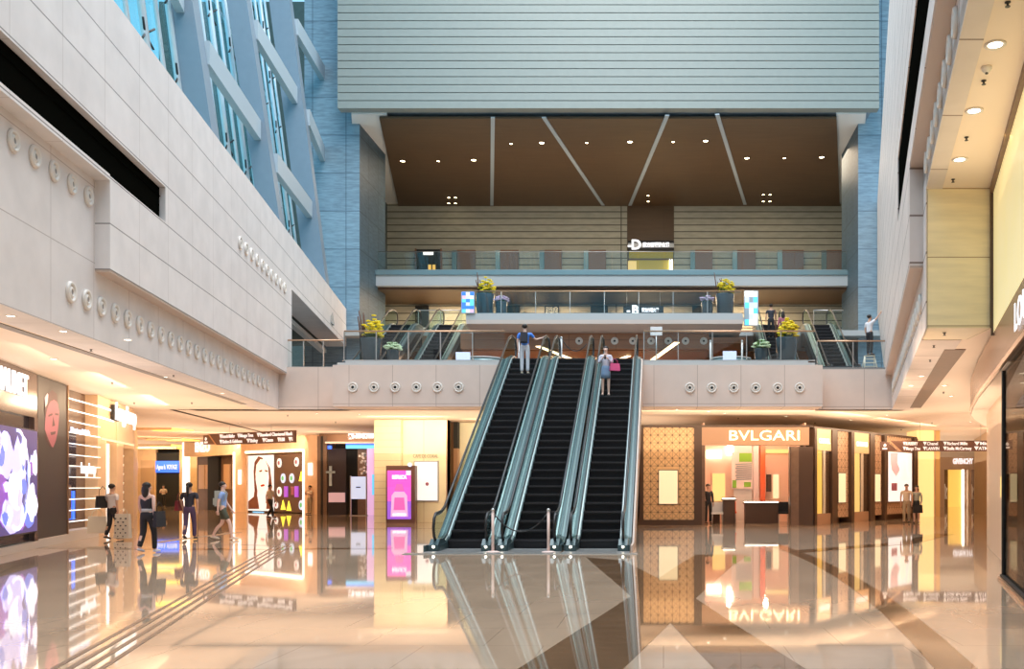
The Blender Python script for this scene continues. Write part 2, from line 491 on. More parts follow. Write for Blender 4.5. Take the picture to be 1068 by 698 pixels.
def text_part(name, body, size, loc, m, parent=None, width=None, bold=0.0, rz=0, extrude=0.015, align='CENTER', **kw):
    """lettering standing upright facing -Y of its parent"""
    me = text_mesh(body, size, extrude, bold, align)
    b = MB()
    sx = 1.0
    if width:
        xs = [v.co.x for v in me.vertices]
        if xs: sx = width/(max(xs)-min(xs))
    mtx = Matrix.Translation(loc) @ Matrix.Rotation(rz, 4, 'Z') @ Matrix.Rotation(PI/2, 4, 'X') @ Matrix.Diagonal((sx, 1, 1, 1))
    b.add_mesh(me, mtx)
    return b.build(name, m, parent, **kw)

class Front:
    """a shop front on the plan line p0 -> p1 (left to right as the camera sees it). Local x runs along it, local +y goes into the shop."""
    def __init__(s, name, p0, p1, label, cat='shop front', group=None):
        s.p0 = Vector(p0); s.p1 = Vector(p1)
        d = s.p1-s.p0
        s.L = d.length; s.d = d.normalized()
        s.root = empty(name, (p0[0], p0[1], 0), label, cat, group, rz=math.atan2(d.y, d.x))
    def u(s, px, off=0.0):
        k = (px-CX)/F
        qx, qy = s.p0.x-s.d.y*off, s.p0.y+s.d.x*off
        return (k*qy-qx)/(s.d.x-k*s.d.y)
    def Y(s, px):
        return s.p0.y+s.d.y*s.u(px)
    def z(s, px, py):
        return H+(HY-py)/F*s.Y(px)
    def uz(s, px, py):
        return s.u(px), s.z(px, py)
    def part(s, name, x0, x1, y0, y1, z0, z1, m, bevel=0, label=None, kind=None, parent=None):
        return MB().box(x0, x1, y0, y1, z0, z1).build(name, m, parent or s.root, label=label, kind=kind, bevel=bevel)
    def pp(s, name, px0, px1, pyt, pyb, y0, y1, m, **kw):
        pm = (px0+px1)/2
        return s.part(name, s.u(px0), s.u(px1), y0, y1, s.z(pm, pyb) if pyb is not None else 0.0, s.z(pm, pyt), m, **kw)
# ================================================================== STRUCTURE
def prism_obj(name, pts, z0, z1, m, kind='structure'):
    return MB().prism(pts, z1-z0, 'z', z0).build(name, m, kind=kind)

prism_obj('floor', [(-70, -14), (60, -14), (60, 130), (-70, 130)], -0.3, 0.0, 'floor_stone')
# inlaid bands of darker stone, 4 mm proud of the floor slab
def inlay(name, L, Rr, m='floor_inlay', t=0.003):
    b = MB()
    n = len(L)
    lo = [[b.b.verts.new((p[0], p[1], z)) for p in S] for z in (-0.01, t) for S in (L, Rr)]
    for i in range(n-1):
        b._f([lo[2][i], lo[3][i], lo[3][i+1], lo[2][i+1]])
        b._f([lo[0][i], lo[0][i+1], lo[1][i+1], lo[1][i]])
        b._f([lo[0][i], lo[2][i], lo[2][i+1], lo[0][i+1]])
        b._f([lo[1][i], lo[1][i+1], lo[3][i+1], lo[3][i]])
    return b.build(name, m, kind='structure')
inlay('trim_1', [(-2.0, 4.0), (-1.27, 8.38), (-0.47, 13.9), (0.25, 19.0), (0.75, 22.3)], [(-1.05, 4.0), (-0.35, 8.38), (0.42, 13.4), (1.35, 19.0), (2.0, 22.3)])
inlay('trim_2', [(1.1, 4.0), (0.444, 8.38), (0.078, 11.2), (-0.47, 13.9), (-1.75, 21.5)], [(1.95, 4.0), (1.24, 8.38), (0.80, 11.2), (0.417, 13.9), (-0.85, 20.5)], t=0.004)
arcL, arcR = [], []
for y in (4, 8.38, 10, 12, 14.2, 17, 20.5, 23.5, 27):
    k = (y-19.5)/11.1
    arcL.append((3.06-0.69*k*k, y)); arcR.append((3.42-0.67*k*k+0.0*y, y))
inlay('trim_3', arcL, arcR)
inlay('trim_4', [(3.1, 23.6), (6.5, 27.0), (9.0, 32.0)], [(3.4, 23.0), (7.0, 26.6), (9.7, 32.0)], t=0.004)
inlay('trim_5', [(-30, 27.5), (-12.0, 24.5), (-7.0, 24.8)], [(-30, 26.6), (-12.0, 23.9), (-7.0, 24.3)])
inlay('trim_6', [(-16.0, 36.0), (0, 37.2), (6.2, 38.4)], [(-16.0, 35.5), (0, 36.7), (6.2, 37.9)])
# tactile guide strips: raised dark bars
for i, dx in enumerate((0, 0.14, 0.28, 0.42)):
    a = [(-5.25+dx, 8.0), (-10.4+dx, 25.6)]
    inlay('trim_%d' % (7+i), a, [(p[0]+0.055, p[1]) for p in a], 'groove', 0.005)
inlay('trim_11', [(-10.4, 25.6), (-14.5, 27.2), (-14.9, 33.0)], [(-10.0, 25.5), (-14.2, 27.0), (-14.5, 33.0)], 'groove', 0.003)

def LX(s, n=0.0): return -7.6+n-0.192*s
def RX(s, n=0.0): return 1.21-n+0.205*s
def wallbox(b, side, s0, s1, n0, n1, z0, z1):
    """n is the distance towards the hall"""
    fx = LX if side == 'L' else RX
    b.hexa([(fx(s0, n0), s0, z0), (fx(s0, n1), s0, z0), (fx(s1, n1), s1, z0), (fx(s1, n0), s1, z0),
            (fx(s0, n0), s0, z1), (fx(s0, n1), s0, z1), (fx(s1, n1), s1, z1), (fx(s1, n0), s1, z1)])
    return b
# left wall
wb = MB()
wallbox(wb, 'L', -8, 36.4, -0.8, 0, 4.49, 7.75)
wb.build('wall_left', 'wall_stone_low', kind='structure')
wb = MB()
wallbox(wb, 'L', 18.95, 37.3, -0.8, 0.3, 5.88, 7.73)
wallbox(wb, 'L', 22.3, 37.3, -0.8, 0.3, 7.73, 8.55)
wallbox(wb, 'L', -8, 18.95, -0.2, 0.3, 7.64, 7.76)
wallbox(wb, 'L', -8, 37.3, -0.8, 0.3, 8.55, 11.3)
wallbox(wb, 'L', 37.3, 52.6, -0.8, 0.3, 9.25, 11.3)
wb.build('wall_left_upper', 'wall_stone', kind='structure')
wb = MB(); wallbox(wb, 'L', -8, 22.29, -0.5, 0.16, 7.765, 8.54)
wallbox(wb, 'L', -8, 22.28, 0.16, 0.19, 7.80, 7.83); wallbox(wb, 'L', -8, 22.28, 0.16, 0.19, 8.32, 8.34)
wb.build('trim_12', 'slot_shade', kind='structure')
# corridor seen through the opening at the far end of the left wall
wb = MB(); wallbox(wb, 'L', 36.5, 52.8, -4.2, -4.0, 4.5, 9.6); wallbox(wb, 'L', 36.4, 36.6, -4.2, -0.8, 4.5, 9.6)
wallbox(wb, 'L', 36.5, 52.8, -4.0, -0.8, 9.3, 9.5)
wb.build('wall_corridor', 'concrete_dark', kind='structure')
wb = MB(); wallbox(wb, 'L', 37.3, 52.6, -1.1, -0.8, 8.9, 9.1)
wb.build('trim_13', 'white_plaster', kind='structure')
# right wall
wb = MB()
wallbox(wb, 'R', 19.0, 36.4, -0.8, 0, 4.49, 8.0)
wallbox(wb, 'R', 17.6, 19.0, -0.02, 0, 4.49, 8.0)
wallbox(wb, 'R', 17.6, 19.0, -0.8, 0, 7.31, 8.0)
wallbox(wb, 'R', -6, 17.6, -0.3, 0, 7.05, 8.0)
wb.build('wall_right', 'wall_stone_right', kind='structure')
wb = MB()
wallbox(wb, 'R', 18.4, 36.6, -0.8, 0.26, 5.83, 7.75)
wallbox(wb, 'R', -6, 24.2, -0.8, 0.26, 7.75, 8.25)
wallbox(wb, 'R', 24.2, 36.6, -0.8, 0.26, 7.75, 9.85)
wallbox(wb, 'R', -6, 36.6, -0.8, 0.26, 9.85, 17.3)
wb.build('wall_right_upper', 'wall_stone_right', kind='structure')
# the raking far end of the right wall
wb = MB()
fx = lambda s, n: RX(s, n)
prof = [(36.6, 5.83), (41, 7.2), (52.9, 11.2), (52.9, 17.3), (36.6, 17.3)]
lo = [wb.b.verts.new((fx(s, 0.26), s, z)) for s, z in prof]; hi = [wb.b.verts.new((fx(s, -0.8), s, z)) for s, z in prof]
wb._f(lo); wb._f(hi[::-1])
for i in range(5): wb._f([lo[i], hi[i], hi[(i+1) % 5], lo[(i+1) % 5]])
wb.build('wall_right_end', 'wall_stone_right', kind='structure')
wb = MB(); wallbox(wb, 'R', -6, 24.2, -0.5, 0.235, 8.26, 9.84)
wb.build('trim_14', 'slot_shade', kind='structure')
wb = MB(); wallbox(wb, 'R', -6, 36.5, 0.0, 0.24, 7.715, 7.75) ; wallbox(wb, 'R', 18.42, 36.6, 0.0, 0.255, 5.79, 5.83)
wb.build('trim_15', 'truss_clad', kind='structure')
wb = MB(); wallbox(wb, 'L', 18.96, 37.2, 0.0, 0.29, 5.84, 5.88)
wb.build('trim_16', 'truss_clad', kind='structure')

# ground floor ceilings at 4.5 m
prism_obj('ceiling_left', [(LX(-8,-.8), -8), (LX(36.4,-.8), 36.4), (-70, 36.4), (-70, -8)], 4.5, 4.8, 'cream_ceiling')
prism_obj('ceiling_right', [(RX(17.6,-.8), 19), (6.05, 19.0), (6.05, 17.6), (60, 17.6), (60, 36.4), (RX(36.4,-.8), 36.4)], 4.5, 4.8, 'cream_ceiling')
prism_obj('ceiling', [(-70, 36.4), (60, 36.4), (60, 130), (-70, 130)], 4.5, 4.8, 'cream_ceiling')
prism_obj('ceiling_recess', [(RX(-6), -6), (RX(17.6), 17.6), (6.6, 17.6), (6.6, -6)], 7.07, 7.3, 'cream_ceiling')
# stone end block of the right soffit
b = MB(); b.hexa([(RX(17.6)+.03, 17.6, 4.5), (6.05, 17.6, 4.5), (6.05, 19, 4.5), (RX(19)+.03, 19, 4.5), (RX(17.6)+.03, 17.6, 7.07), (6.05, 17.6, 7.07), (6.05, 19, 7.07), (RX(19)+.03, 19, 7.07)])
b.build('wall_onyx', 'onyx', kind='structure')
# linear slots in the ceilings
b = MB()
b.hexa([(-10.7-0.75, 14, 4.48), (-10.7-0.55, 14, 4.48), (-14.15-0.55, 33.8, 4.48), (-14.15-0.75, 33.8, 4.48), (-10.7-0.75, 14, 4.52), (-10.7-0.55, 14, 4.52), (-14.15-0.55, 33.8, 4.52), (-14.15-0.75, 33.8, 4.52)])
b.build('trim_17', 'ring_inner', kind='structure')
b = MB()
b.hexa([(5.95, 20.3, 4.48), (6.4, 20.3, 4.48), (9.5, 35.4, 4.48), (9.1, 35.4, 4.48), (5.95, 20.3, 4.52), (6.4, 20.3, 4.52), (9.5, 35.4, 4.52), (9.1, 35.4, 4.52)])
b.build('trim_18', 'brown_panel', kind='structure')

# ---- balcony of the upper level
FX0, FX1 = W(347, 0, 35).x, W(858, 0, 35).x
b = MB()
b.box(FX0, FX1, 35.0, 36.6, 4.5, 6.02)
b.build('wall_balcony', 'fascia_stone', kind='structure')
b = MB()
b.box(FX0+0.12, FX1-0.25, 35.12, 35.5, 6.02, 6.12); b.box(FX0+0.4, FX1-0.5, 35.2, 35.5, 6.12, 6.2)
b.build('trim_19', 'slab_light', kind='structure')
b = MB()
b.box(-18, FX0, 36.3, 37.0, 4.5, 6.1); b.box(FX1, 9.2, 36.3, 37.0, 4.5, 6.02)
b.build('wall_balcony_side', 'fascia_stone', kind='structure')
prism_obj('floor_upper', [(-19, 36.4), (11, 36.4), (14, 70), (-21, 70)], 5.9, 6.1, 'grey_floor')

# ---- piers
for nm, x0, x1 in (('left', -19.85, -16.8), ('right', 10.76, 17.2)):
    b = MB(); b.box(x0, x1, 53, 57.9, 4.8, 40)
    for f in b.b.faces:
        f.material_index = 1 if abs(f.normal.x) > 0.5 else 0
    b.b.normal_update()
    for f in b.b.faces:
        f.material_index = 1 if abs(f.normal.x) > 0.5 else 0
    b.build('wall_pier_'+nm, ['slate', 'slate_shaded'], kind='structure')

# ---- big louvred screen over the gallery
b = MB()
n = 26; z0 = 21.7; dz = 0.425
XA, XB = W(352, 0, 51).x, W(917, 0, 51).x
prof = [(51.6, z0)]
for i in range(n):
    z = z0+i*dz
    prof += [(51.0, z), (51.0, z+dz*0.90), (51.10, z+dz*0.93), (51.10, z+dz)]
prof += [(51.6, z0+n*dz)]
lo = [b.b.verts.new((XA, *p)) for p in prof]; hi = [b.b.verts.new((XB, *p)) for p in prof]
for i in range(len(prof)-1):
    f = b._f([lo[i], lo[i+1], hi[i+1], hi[i]])
    if i % 4 in (2, 3) : f.material_index = 1
b._f(lo); b._f(hi[::-1])
b.build('wall_louvre', ['louvre', 'louvre_edge'], kind='structure')
b = MB(); b.box(XA+0.5, XB-0.3, 51.6, 54, 21.75, 33)
b.build('wall_back_upper', 'steel_paint', kind='structure')
# white soffit at both sides and the brown ceiling
b = MB(); b.prism([(-16.8, 51.6), (-14.9, 51.6), (-18.5, 69), (-22, 69)], 0.2, 'z', 21.62)
b.prism([(9.3, 51.6), (10.9, 51.6), (14, 69), (12.5, 69)], 0.2, 'z', 21.62)
b.build('ceiling_soffit', 'white_plaster', kind='structure')
b = MB(); b.prism([(-15.35, 51.8), (9.35, 51.8), (12.6, 68.5), (-18.9, 68.5)], 0.12, 'z', 21.45)
b.build('ceiling_brown', 'brown_wood', kind='structure')
def cpt(px, py, z): # point on a horizontal plane
    Y = (z-H)*F/(HY-py); return Vector(((px-CX)/F*Y, Y, z))
for i, (a, c) in enumerate([((514, 122), (513, 214)), ((567, 122), (629, 214)), ((696, 120), (657, 214)), ((748, 119), (777, 213))]):
    p, q = cpt(*a, 21.44), cpt(*c, 21.44)
    b = MB(); wd = 0.11
    b.hexa([(p.x-wd, p.y, 21.40), (p.x+wd, p.y, 21.40), (q.x+wd, q.y, 21.40), (q.x-wd, q.y, 21.40), (p.x-wd, p.y, 21.46), (p.x+wd, p.y, 21.46), (q.x+wd, q.y, 21.46), (q.x-wd, q.y, 21.46)])
    b.build('trim_%d' % (20+i), 'steel_light', kind='structure')

# ---- gallery level D (top)
b = MB(); b.box(-19.6, W(654, 0, 68).x, 68, 68.4, 14, 23); b.box(W(703, 0, 68).x, 20, 68, 68.4, 14, 23)
b.build('wall_back', 'striped_wall', kind='structure')
b = MB(); b.box(-19, 12.5, 56.0, 69, 13.3, 13.95)
b.build('floor_gallery', 'slab_light', kind='structure')
b = MB(); b.box(-16.8, 10.9, 55.9, 56.0, 13.92, 14.2)
b.build('trim_24', 'slab_teal', kind='structure')
b = MB(); b.box(-19, 12.5, 56.4, 62, 13.15, 13.3)
b.build('ceiling_gallery', 'brown_wood', kind='structure')
# central dark recess with the gate sign
b = MB()
x0, x1 = W(654, 0, 68).x, W(703, 0, 68).x
b.box(x0-.3, x1+.3, 70.5, 70.8, 14, 23); b.box(x0-.2, x0, 68.4, 70.5, 14, 23); b.box(x1, x1+.2, 68.4, 70.5, 14, 23)
b.box(x0, x1, 68.1, 70.5, 18.6, 21.5)
b.build('wall_recess', 'brown_wood', kind='structure')
# level B back wall + ceiling, and slab
b = MB(); b.box(-20, 12.6, 61, 61.3, 9.9, 13.3)
b.build('wall_gallery', 'striped_wall', kind='structure')
BX0, BX1 = W(486, 0, 47).x, W(775, 0, 47).x
b = MB(); b.box(BX0, BX1, 47, 61.5, 9.75, 10.05); b.box(-20, 12.6, 52, 61.5, 9.75, 10.05)
b.build('floor_mezzanine', 'slab_light', kind='structure')
b = MB(); b.prism([(47.0, 9.55), (47.0, 9.75), (61.5, 9.75), (61.5, 9.35), (48.0, 9.35)], BX1-BX0, 'x', BX0)
b.build('trim_25', 'truss_clad', kind='structure')
b = MB(); b.box(BX0-0.2, BX1+0.3, 49.0, 61.5, 8.9, 9.2)
b.build('ceiling_mezzanine', 'warm_wood', kind='structure')
# wood wall with air nozzles behind the landing
b = MB(); b.box(BX0-0.6, BX1-1.6, 48.6, 49.0, 8.55, 9.34); b.box(BX0-0.6, BX1-1.6, 49.0, 57, 8.5, 8.6)
b.build('wall_nozzles', 'warm_wood', kind='structure')
b = MB(); b.box(-19, 13, 58, 58.3, 6.1, 9.8)
b.build('wall_landing', 'warm_wood', kind='structure')
# enclosure behind everything so that no sky shows under the galleries
b = MB(); b.box(-40, 40, 76, 76.3, 4.8, 40); b.box(-19.9, -19.6, 58, 76, 4.8, 40); b.box(15, 15.3, 58, 76, 4.8, 40)
b.build('wall_far', 'concrete_dark', kind='structure')
b = MB(); b.box(-50, 60, 120, 120.3, 0, 5); b.box(-70, -69.7, -8, 120, 0, 5); b.box(59.7, 60, 17, 120, 0, 5)
b.build('wall_ground_far', 'brown_panel', kind='structure')
b = MB(); b.box(-40, 40, -14.3, -14, 0, 20)
b.build('wall_light_block', 'offwhite', kind='structure')  # unseen, added behind the camera to keep bluish sky light off the fronts

# ---- glazed side above the left wall
def GX(s, z): return -(9.95+(z-13)*0.13)-0.192*s
b = MB()
pts = [(GX(4, 10.5), 4, 10.5), (GX(53, 10.5), 53, 10.5), (GX(53, 40), 53, 40), (GX(4, 40), 4, 40)]
b._f([b.b.verts.new(p) for p in pts]); b._f([b.b.verts.new((p[0]-0.03, p[1], p[2])) for p in pts])
b.build('window_1', 'glass_sky', kind='structure')
glz = empty('glazing_frame', (GX(30, 11), 30, 11), 'white tubes and spider fittings holding the tall blue glass wall', 'glazing frame')
def under(parent, o):
    o.parent = parent
    o.matrix_parent_inverse = Matrix.Translation(-parent.location)
    return o
s = 10.0; k = 0
while s < 52.5:
    b = MB(); b.tube([(GX(s, 11)+0.25, s, 11), (GX(s, 36)+0.25, s, 36)], 0.07 if k % 2 else 0.11, 6)
    under(glz, b.build('mullion', 'mullion'))
    if k % 2 == 0:
        for z in [12.5+2.6*j for j in range(6)]:
            if z > 1.6+.52*s+1: continue
            b = MB(); x = GX(s, z)+0.25
            for a, c in ((-.35, -.3), (.35, .3), (-.3, .35), (.3, -.35)):
                b.tube([(x, s, z), (x+0.1, s+a, z+c)], 0.035, 5)
            b.lathe([(.07, -.06), (.07, .06)], (x, s, z), 8, 'x')
            under(glz, b.build('spider_fitting', 'rubber'))
    s += 1.55; k += 1
b = MB()
for z in [11.5+3.4*j for j in range(7)]:
    b.tube([(GX(6, z)+0.1, 6, z), (GX(52.8, z)+0.1, 52.8, z)], 0.045, 5)
under(glz, b.build('transom', 'mullion'))
# a pale building and plaza trees are hardly seen beyond the glass; steel columns inside it
cols = [(31.7, .15, 8.8, .87), (39.5, .15, 8.3, .82), (47.0, .13, 7.7, 1.0)]
names = ['raking grey steel column, nearest of three along the glass wall', 'raking grey steel column, middle of three along the glass wall', 'raking grey steel column next to the blue stone pier']
def CXR(i, z):
    s, k, bb, wd = cols[i]
    return -(bb+(z-13)*k)-0.192*s
for i, (s, k, bb, wd) in enumerate(cols):
    b = MB(); z0, z1 = 9.6, 36; dp = .75
    x0, x1 = CXR(i, z0), CXR(i, z1)
    b.hexa([(x0-wd, s, z0), (x0, s, z0), (x0-.1, s+dp, z0), (x0-wd-.1, s+dp, z0), (x1-wd, s, z1), (x1, s, z1), (x1-.1, s+dp, z1), (x1-wd-.1, s+dp, z1)])
    b.build('steel_column', 'steel_paint', label=names[i], cat='column', group='raking columns along the glass wall', bevel=0.02)
beams = [(24, -13.9, 31.72, CXR(0, 17.6)-.45, 17.6, 'high grey steel beam running to the nearest raking column'), (32.4, CXR(0, 16.2)-.15, 39.52, CXR(1, 16.2)-.4, 16.2, 'grey steel beam between the nearest and middle raking columns'),
         (40.2, CXR(1, 20.7)-.15, 47.02, CXR(2, 20.7)-.4, 20.7, 'upper grey steel beam between the middle and last raking columns'), (40.2, CXR(1, 15.1)-.15, 47.02, CXR(2, 15.1)-.4, 15.1, 'lower grey steel beam between the middle and last raking columns'),
         (47.7, CXR(2, 24.4)-.15, 53, -18.9, 24.4, 'upper grey steel beam running into the blue stone pier'), (47.7, CXR(2, 19.9)-.15, 53, -18.9, 19.9, 'lower grey steel beam running into the blue stone pier')]
for s0, a0, s1, a1, z, lb in beams:
    b = MB()
    b.hexa([(a0-.1, s0, z-.35), (a0+.18, s0, z-.35), (a1+.18, s1, z-.35), (a1-.1, s1, z-.35), (a0-.1, s0, z+.45), (a0+.18, s0, z+.45), (a1+.18, s1, z+.45), (a1-.1, s1, z+.45)])
    b.build('steel_beam', 'steel_light', label=lb, cat='beam', group='beams between the raking columns', bevel=0.02)
# ================================================================== ESCALATORS
TAN = math.tan(R(30))
def make_escalator(rise, label, group=None, flat=2):
    """origin on the floor at the foot of the incline, local +y up the slope"""
    t = empty('escalator', (0, 0, 0), label, 'escalator', group)
    N = round(rise/0.231); rs = rise/N; run = rs/TAN
    yT = N*run
    tp = yT+1.0
    # truss
    b = MB()
    b.prism([(-1.3, 0.0), (0.1, 0.0), (0.5, 0.0), (yT, rise-.28), (tp, rise-.28), (tp, rise-1.0), (yT+.1, rise-1.0), (1.35, 0.0)], 1.56, 'x', -0.78)
    b.build('truss', 'dark', t)
    # steps
    sb = MB()
    sb.box(-.5, .5, 0.0, run+.02, -0.06, 0.0)
    sb.b.verts.ensure_lookup_table()
    nseg = 5
    prev = None
    for i in range(nseg+1):
        a = i/nseg
        y = 0.0+0.045*math.sin(a*PI/2); z = -0.03-(rs+.02)*a
        cur = [sb.b.verts.new((-.5, y, z)), sb.b.verts.new((.5, y, z))]
        if prev: sb._f([prev[0], prev[1], cur[1], cur[0]])
        prev = cur
    sb.mi = 1
    sb.box(-.5, .5, -0.018, 0.02, -0.028, 0.003)
    for j in range(24):
        x = -.48+j*.0415
        sb.mi = 0; sb.box(x, x+.018, 0.0, run, 0.0, 0.012)
    step = sb.build('step', ['step_metal', 'step_nose'], t)
    step.location = (0, 0, rs)
    for k in list(range(2, N+1)):
        c = step.copy(); COL.objects.link(c); c.location = (0, (k-1)*run, k*rs)
    # landings
    b = MB(); b.box(-.8, .8, -1.5, -0.45, 0.0, 0.012); b.box(-.52, .52, -.45, 0.0, 0.0, 0.02)
    for j in range(12): b.box(-.5, .5, -1.45+j*.085, -1.42+j*.085, 0.012, 0.018)
    b.build('landing_plate', 'plate', t)
    b = MB(); b.box(-.8, .8, yT+.1, tp+.5, rise-.1, rise+.01)
    b.build('landing_plate', 'plate', t)
    def line(off, y0=-0.9, y1=None):
        y1 = y1 if y1 is not None else tp+.1
        return [(y0, off), (-0.55, off), (-0.15, off+.03), (0.25, off+.14), (0.6, off+0.6*TAN), (yT-.3, off+(yT-.3)*TAN), (yT, off+rise-.09), (yT+.3, off+rise-.01), (y1, off+rise)]
    for sgn in (-1, 1):
        xs = lambda a, c: (min(sgn*a, sgn*c), max(sgn*a, sgn*c))
        # inner skirt with its bright edge, inner deck, outer deck
        a, c = xs(.505, .53); b = MB(); b.band(line(.16), line(-.32, y1=tp), a, c); b.build('skirt', 'deck_teal', t)
        a, c = xs(.53, .565); b = MB(); b.band(line(.20), line(-.30), a, c); b.build('skirt_edge', 'deck_edge', t)
        a, c = xs(.565, .60); b = MB(); b.band(line(.17), line(-.30), a, c); b.build('brush_strip', 'black', t)
        a, c = xs(.60, .675); b = MB(); b.band(line(.22), line(-.30), a, c); b.build('inner_deck', 'deck_teal', t)
        a, c = xs(.675, .73); b = MB(); b.band(line(.18), line(-.30), a, c); b.build('outer_deck', 'deck_light', t)
        a, c = xs(.73, .80); b = MB(); b.band(line(.16), line(-.30), a, c); b.build('outer_deck', 'deck_teal', t)
        # glass balustrade
        xg = sgn*.635
        yb = -0.80
        top = line(.90, y0=yb); bot = line(.20, y0=yb)
        top[0] = (yb-.10, .62); top.insert(1, (yb+.02, .86)); bot.insert(1, (yb+.05, .2))
        b = MB(); b.band(top, bot, xg-.006, xg+.006); b.build('balustrade_glass', 'glass_esc', t)
        # handrail, one loop from the foot newel to the head newel
        pts = [(-.45, .20), (-.75, .24), (-.92, .38), (-.98, .58), (-.92, .80), (-.75, .92)]
        pts += [p for p in line(.94)[1:-1]]
        e = tp+.1
        pts += [(e, rise+.94), (e+.18, rise+.82), (e+.24, rise+.6), (e+.18, rise+.38), (e, rise+.24)]
        b = MB(); b.tube([(xg, p[0], p[1]) for p in pts], 0.036, 8); b.build('handrail', 'rubber', t)
        b = MB(); b.tube([(xg, p[0], p[1]-.05 if 0 < i < len(pts)-1 else p[1]) for i, p in enumerate(pts[5:-5])], 0.018, 6); b.build('handrail_guide', 'steel', t)
        # newel block with the handrail inlet and sensor
        b = MB(); b.prism([(-.95, .0), (-.98, .16), (-.78, .30), (-.40, .30), (-.1, .23), (0.0, .0)], .22, 'x', sgn*.635-.11)
        n = b.build('newel', 'deck_teal', t, bevel=.01)
        b = MB(); b.lathe([(.03, -1.0), (.03, -.94)], (sgn*.635, 0, .12), 10, 'y'); b.build('sensor', 'lamp_white', n)
    return t

ex = [(-4.95, 'leftmost of the three long black escalators, carrying the man in blue'), (-3.285, 'middle one of the three long black escalators, closed off by a rope'),
      (-1.62, 'rightmost of the three long black escalators, carrying the woman in a skirt')]
E0 = make_escalator(6.2, ex[0][1], 'escalators up from the ground floor')
E0.location = (ex[0][0], 24.25, 0)
for x, lb in ex[1:]:
    c = copy_tree(E0); c.location = (x, 24.25, 0); c['label'] = lb
# pale side cladding closing the right flank
b = MB()
b.prism([(-1.1, 0), (-1.1, .16), (-.5, .16), (.2, .16), (10.4, 6.2), (11.0, 6.25), (11.0, 4.5), (9.4, 4.5), (1.9, 0)], .05, 'x', 0)
o = b.build('escalator_cladding', 'truss_clad', label='pale cladding panel closing the right flank of the rightmost escalator', cat='cladding')
o.location = (-0.80, 24.25, 0)
b = MB()
b.prism([(-1.1, 0), (-1.1, .16), (-.5, .16), (.2, .16), (10.4, 6.2), (11.0, 6.25), (11.0, 4.5), (9.4, 4.5), (1.9, 0)], .05, 'x', 0)
o = b.build('escalator_cladding', 'deck_teal', label='grey cladding panel closing the left flank of the leftmost escalator', cat='cladding')
o.location = (-5.80, 24.25, 0)
b = MB(); b.box(-6.1, -0.6, 22.35, 22.72, 0.0, 0.012)
for j in range(110): b.box(-6.08+j*.05, -6.055+j*.05, 22.37, 22.70, .012, .018)
b.build('floor_grating', 'steel', label='ribbed steel entrance strip in front of the three escalators', cat='floor grating')

# upper pairs of escalators from the landing to the mezzanine
UE = make_escalator(3.9, 'escalator at the upper left, outer one of the pair behind the yellow flowers', 'escalators from the landing to the mezzanine')
ux = [(-13.7, 'escalator on the landing at the left, nearest the blue stone pier'), (-11.2, 'escalator on the landing at the left, farther from the blue stone pier'),
      (5.6, 'escalator on the landing at the right, behind the tall pot of yellow flowers'), (8.15, 'escalator on the landing at the right, nearest the right stone pier')]
for i, (x, lb) in enumerate(ux):
    c = UE if i == 0 else copy_tree(UE)
    c.location = (x, 43.6, 6.1); c['label'] = lb
for x0, x1, nm in ((-10.3, -9.6, 'left'), (4.0, 4.5, 'right')):
    pass

# ================================================================== NOZZLES
def nozzle(name, r, m_in='ring_inner'):
    t = empty(name, (0, 0, 0))
    b = MB(); b.lathe([(r, 0.0), (r, -.03), (r*.93, -.055), (r*.72, -.05), (r*.62, -.012), (r*.62, 0.0)], seg=20, axis='y')
    b.build('ring', 'ring', t)
    b = MB(); b.lathe([(r*.60, -.004), (r*.60, -.02), (r*.38, -.055), (r*.30, -.05), (r*.28, -.03)], seg=16, axis='y')
    b.build('nozzle', 'ring', t)
    b = MB(); b.lathe([(r*.28, -.022), (r*.28, -.034)], seg=14, axis='y')
    b.build('bore', m_in, t)
    return t
def place(t, items, label, cat, group):
    for i, (loc, rz) in enumerate(items):
        c = t if i == 0 else copy_tree(t)
        c.location = loc; c.rotation_euler = (0, 0, rz)
        tag(c, label[i] if isinstance(label, list) else label, cat, group)
aL, aR = R(100.9), R(-101.6)
place(nozzle('air_nozzle', .19), [((LX(15.6+.75*i), 15.6+.75*i, 7.22), aL) for i in range(-1, 5)],
      'round white air nozzle in the short row below the dark slot, left wall', 'air nozzle', 'short high row of air nozzles, left wall')
place(nozzle('air_nozzle', .2), [((LX(17.8+.72*i), 17.8+.72*i, 5.2), aL) for i in range(24)],
      'round white air nozzle in the long low row along the left wall', 'air nozzle', 'long low row of air nozzles, left wall')
place(nozzle('air_nozzle', .2), [((LX(29.2+.74*i, .3), 29.2+.74*i, 9.0), aL) for i in range(10)],
      'round white air nozzle in the upper row of the left wall above its far opening', 'air nozzle', 'upper row of air nozzles, left wall')
place(nozzle('air_nozzle', .19), [((RX(12+.74*i), 12+.74*i, 7.4), aR) for i in range(8)],
      'round pale air nozzle in the high row on the right wall above the lit recess', 'air nozzle', 'high row of air nozzles, right wall')
place(nozzle('air_nozzle', .2), [((RX(19+.72*i), 19+.72*i, 5.2), aR) for i in range(23)],
      'round pale air nozzle in the long low row along the right wall', 'air nozzle', 'long low row of air nozzles, right wall')
BN = nozzle('air_nozzle', .19, 'dark')
place(BN, [((W(368+22.1*i, 404.3, 35).x, 35.0, 5.2), 0) for i in range(6)],
      'round air nozzle with a black bore on the balcony front left of the escalators', 'air nozzle', 'air nozzles on the balcony front, left of the escalators')
place(copy_tree(BN), [((W(719.5+22.9*i, 405, 35).x, 35.0, 5.18), 0) for i in range(6)],
      'round air nozzle with a black bore on the balcony front right of the escalators', 'air nozzle', 'air nozzles on the balcony front, right of the escalators')
